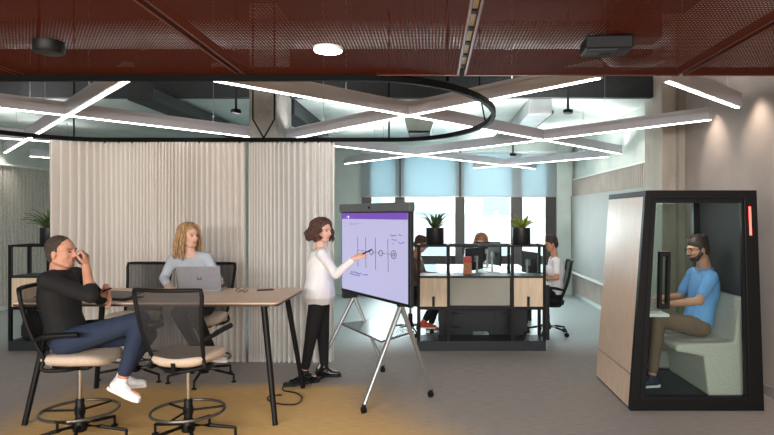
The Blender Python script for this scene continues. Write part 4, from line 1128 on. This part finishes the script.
k = dict(pel=V((-.28,8.35,.56)), chs=V((-.22,8.33,1.05)), fwd=V((1,0,0)), bow=.03, head=P(421,244.5,8.28), hf=V((1,-.15,-.3)), hu=V((.25,0,1)),
    shR=V((-.20,8.15,1.02)), shL=V((-.20,8.5,1.02)), hipR=V((-.28,8.26,.56)), hipL=V((-.28,8.44,.56)), elR=V((-.15,8.10,.79)), wrR=V((.12,8.2,.80)), elL=V((-.12,8.56,.80)), wrL=V((.14,8.45,.80)),
    knR=V((.12,8.25,.58)), anR=P(424,320,8.2), knL=V((.12,8.45,.56)), anL=V((-.02,8.45,.10)), toeR=V((1,-.2,-.25)).normalized(), toeL=V((1,0,0)))
k['anR'].z = .19
k['handR'] = (V((1,0,-.05)), V((0,0,-1)), 1, .3); k['handL'] = (V((1,0,-.05)), V((0,0,-1)), -1, .3)
person('person in brown with orange shoes working behind the big display', k, dict(skin=M['skin'], top=M['c_brown'], legs=M['c_dark'], shoe=M['shoe_o'], hair=M['hair_brown']), (-.28,8.35,.5), vox=.008, s=.96, hair=hair_quiff)
k = dict(hs=1.18, pel=V((.80,11.4,.56)), chs=V((.84,11.3,1.0)), fwd=V((-.2,-1,0)).normalized(), head=P(481,241.5,11.2), hf=V((-.3,-1,-.75)), hu=V((0,-.6,1)),
    shR=V((.67,11.28,.97)), shL=V((1.0,11.28,.97)), hipR=V((.72,11.38,.56)), hipL=V((.90,11.38,.56)), elR=V((.62,11.15,.80)), wrR=V((.70,10.9,.79)), elL=V((1.06,11.15,.80)), wrL=V((.98,10.9,.79)),
    knR=V((.70,10.98,.56)), anR=V((.70,11.0,.09)), knL=V((.92,10.98,.56)), anL=V((.92,11.0,.09)), toeR=V((0,-1,0)), toeL=V((0,-1,0)))
k['handR'] = (V((0,-1,0)), V((0,0,-1)), 1, .3); k['handL'] = (V((0,-1,0)), V((0,0,-1)), -1, .3)
for o in bpy.data.objects:
    if o.get('label', '').endswith('by the windows') and o['category'] == 'chair': o.location = (.80, 11.45, 0)
person('person with long reddish hair bent over the far desk by the windows', k, dict(skin=M['skin2'], top=M['c_white'], legs=M['c_dark'], shoe=M['shoe_k'], hair=M['hair_red']), (.8,11.4,.5), vox=.01, female=True, s=.95, hair=hair_locks(.24,.008,50,.014,seed=12))

# ------------------------------------------------------------------ lights
def lamp(kind, loc, e, col=(1,1,1), **kw):
    l = bpy.data.lights.new('lamp', kind); l.energy = e; l.color = col
    rot = kw.pop('rot', (0,0,0))
    for a, v in kw.items(): setattr(l, a, v)
    o = bpy.data.objects.new('lamp', l); COL.objects.link(o); o.location = loc; o.rotation_euler = rot
    return o
for n_ in ('lit_screen', 'lit_purple_bar'): bpy.data.materials[n_].node_tree.nodes['Principled BSDF'].inputs['Base Color'].default_value = (.03,.03,.035,1)
w = bpy.data.worlds.new('World'); S.world = w; w.use_nodes = True
bg = w.node_tree.nodes['Background']; bg.inputs[0].default_value = (.92,.97,1,1); bg.inputs[1].default_value = 3.0
lamp('AREA', (wx(459), YB+.6, 1.9), 330, (.93,.98,1), shape='RECTANGLE', size=3.9, size_y=2.6, rot=(R(-90),0,0))
# recessed spots that wash the right wall
for y in (3.9, 4.77, 5.63, 6.5, 8.4, 9.4, 10.4):
    lamp('SPOT', ((XR if y < 7 else XRF)-.24, y, 2.92), 20 if y < 7 else 7, (1,.84,.72), spot_size=R(80), spot_blend=.9, shadow_soft_size=.03, rot=(0, R(-14), 0))
for y in (7.5, 8.8, 10.2):
    lamp('SPOT', (XL+.3, y, 2.95), 22, (1,.88,.78), spot_size=R(80), spot_blend=.9, shadow_soft_size=.03, rot=(0, R(14), 0))
# the visible red ceiling downlight, then unseen spots added to light the foreground
for x, y, e in ((-.53,3.04,26), (-2.3,1.7,30), (.9,1.2,16), (-.8,.2,26), (-3.2,.2,24), (1.4,-.8,14)):
    lamp('SPOT', (x, y, RH-.045), e, (1,.9,.82), spot_size=R(120), spot_blend=.7, shadow_soft_size=.06)
lamp('AREA', (-1.6, YF+.1, 2.0), 360, (1,.955,.90), shape='RECTANGLE', size=7.5, size_y=.9, rot=(R(70),0,0), spread=R(130))      # added fill light standing in for an unseen window front behind the camera
lamp('POINT', (2.1, 5.45, 1.70), 9, (1,.95,.9), shadow_soft_size=.08)     # point light without a fixture, added to brighten the booth interior

# ------------------------------------------------------------------ camera
cam = bpy.data.cameras.new('camera'); co = bpy.data.objects.new('camera', cam); COL.objects.link(co)
co.location = (0,0,H); co.rotation_euler = (R(90),0,0)
cam.sensor_width = 36; cam.lens = F/774*36; cam.shift_x = -(CX-387)/774; cam.shift_y = -(217.5-CY)/774; cam.clip_start = .05
S.camera = co
S.view_settings.view_transform = 'Standard'; S.view_settings.look = 'None'; S.view_settings.gamma = 1; S.view_settings.exposure = .47
S.view_settings.use_curve_mapping = False
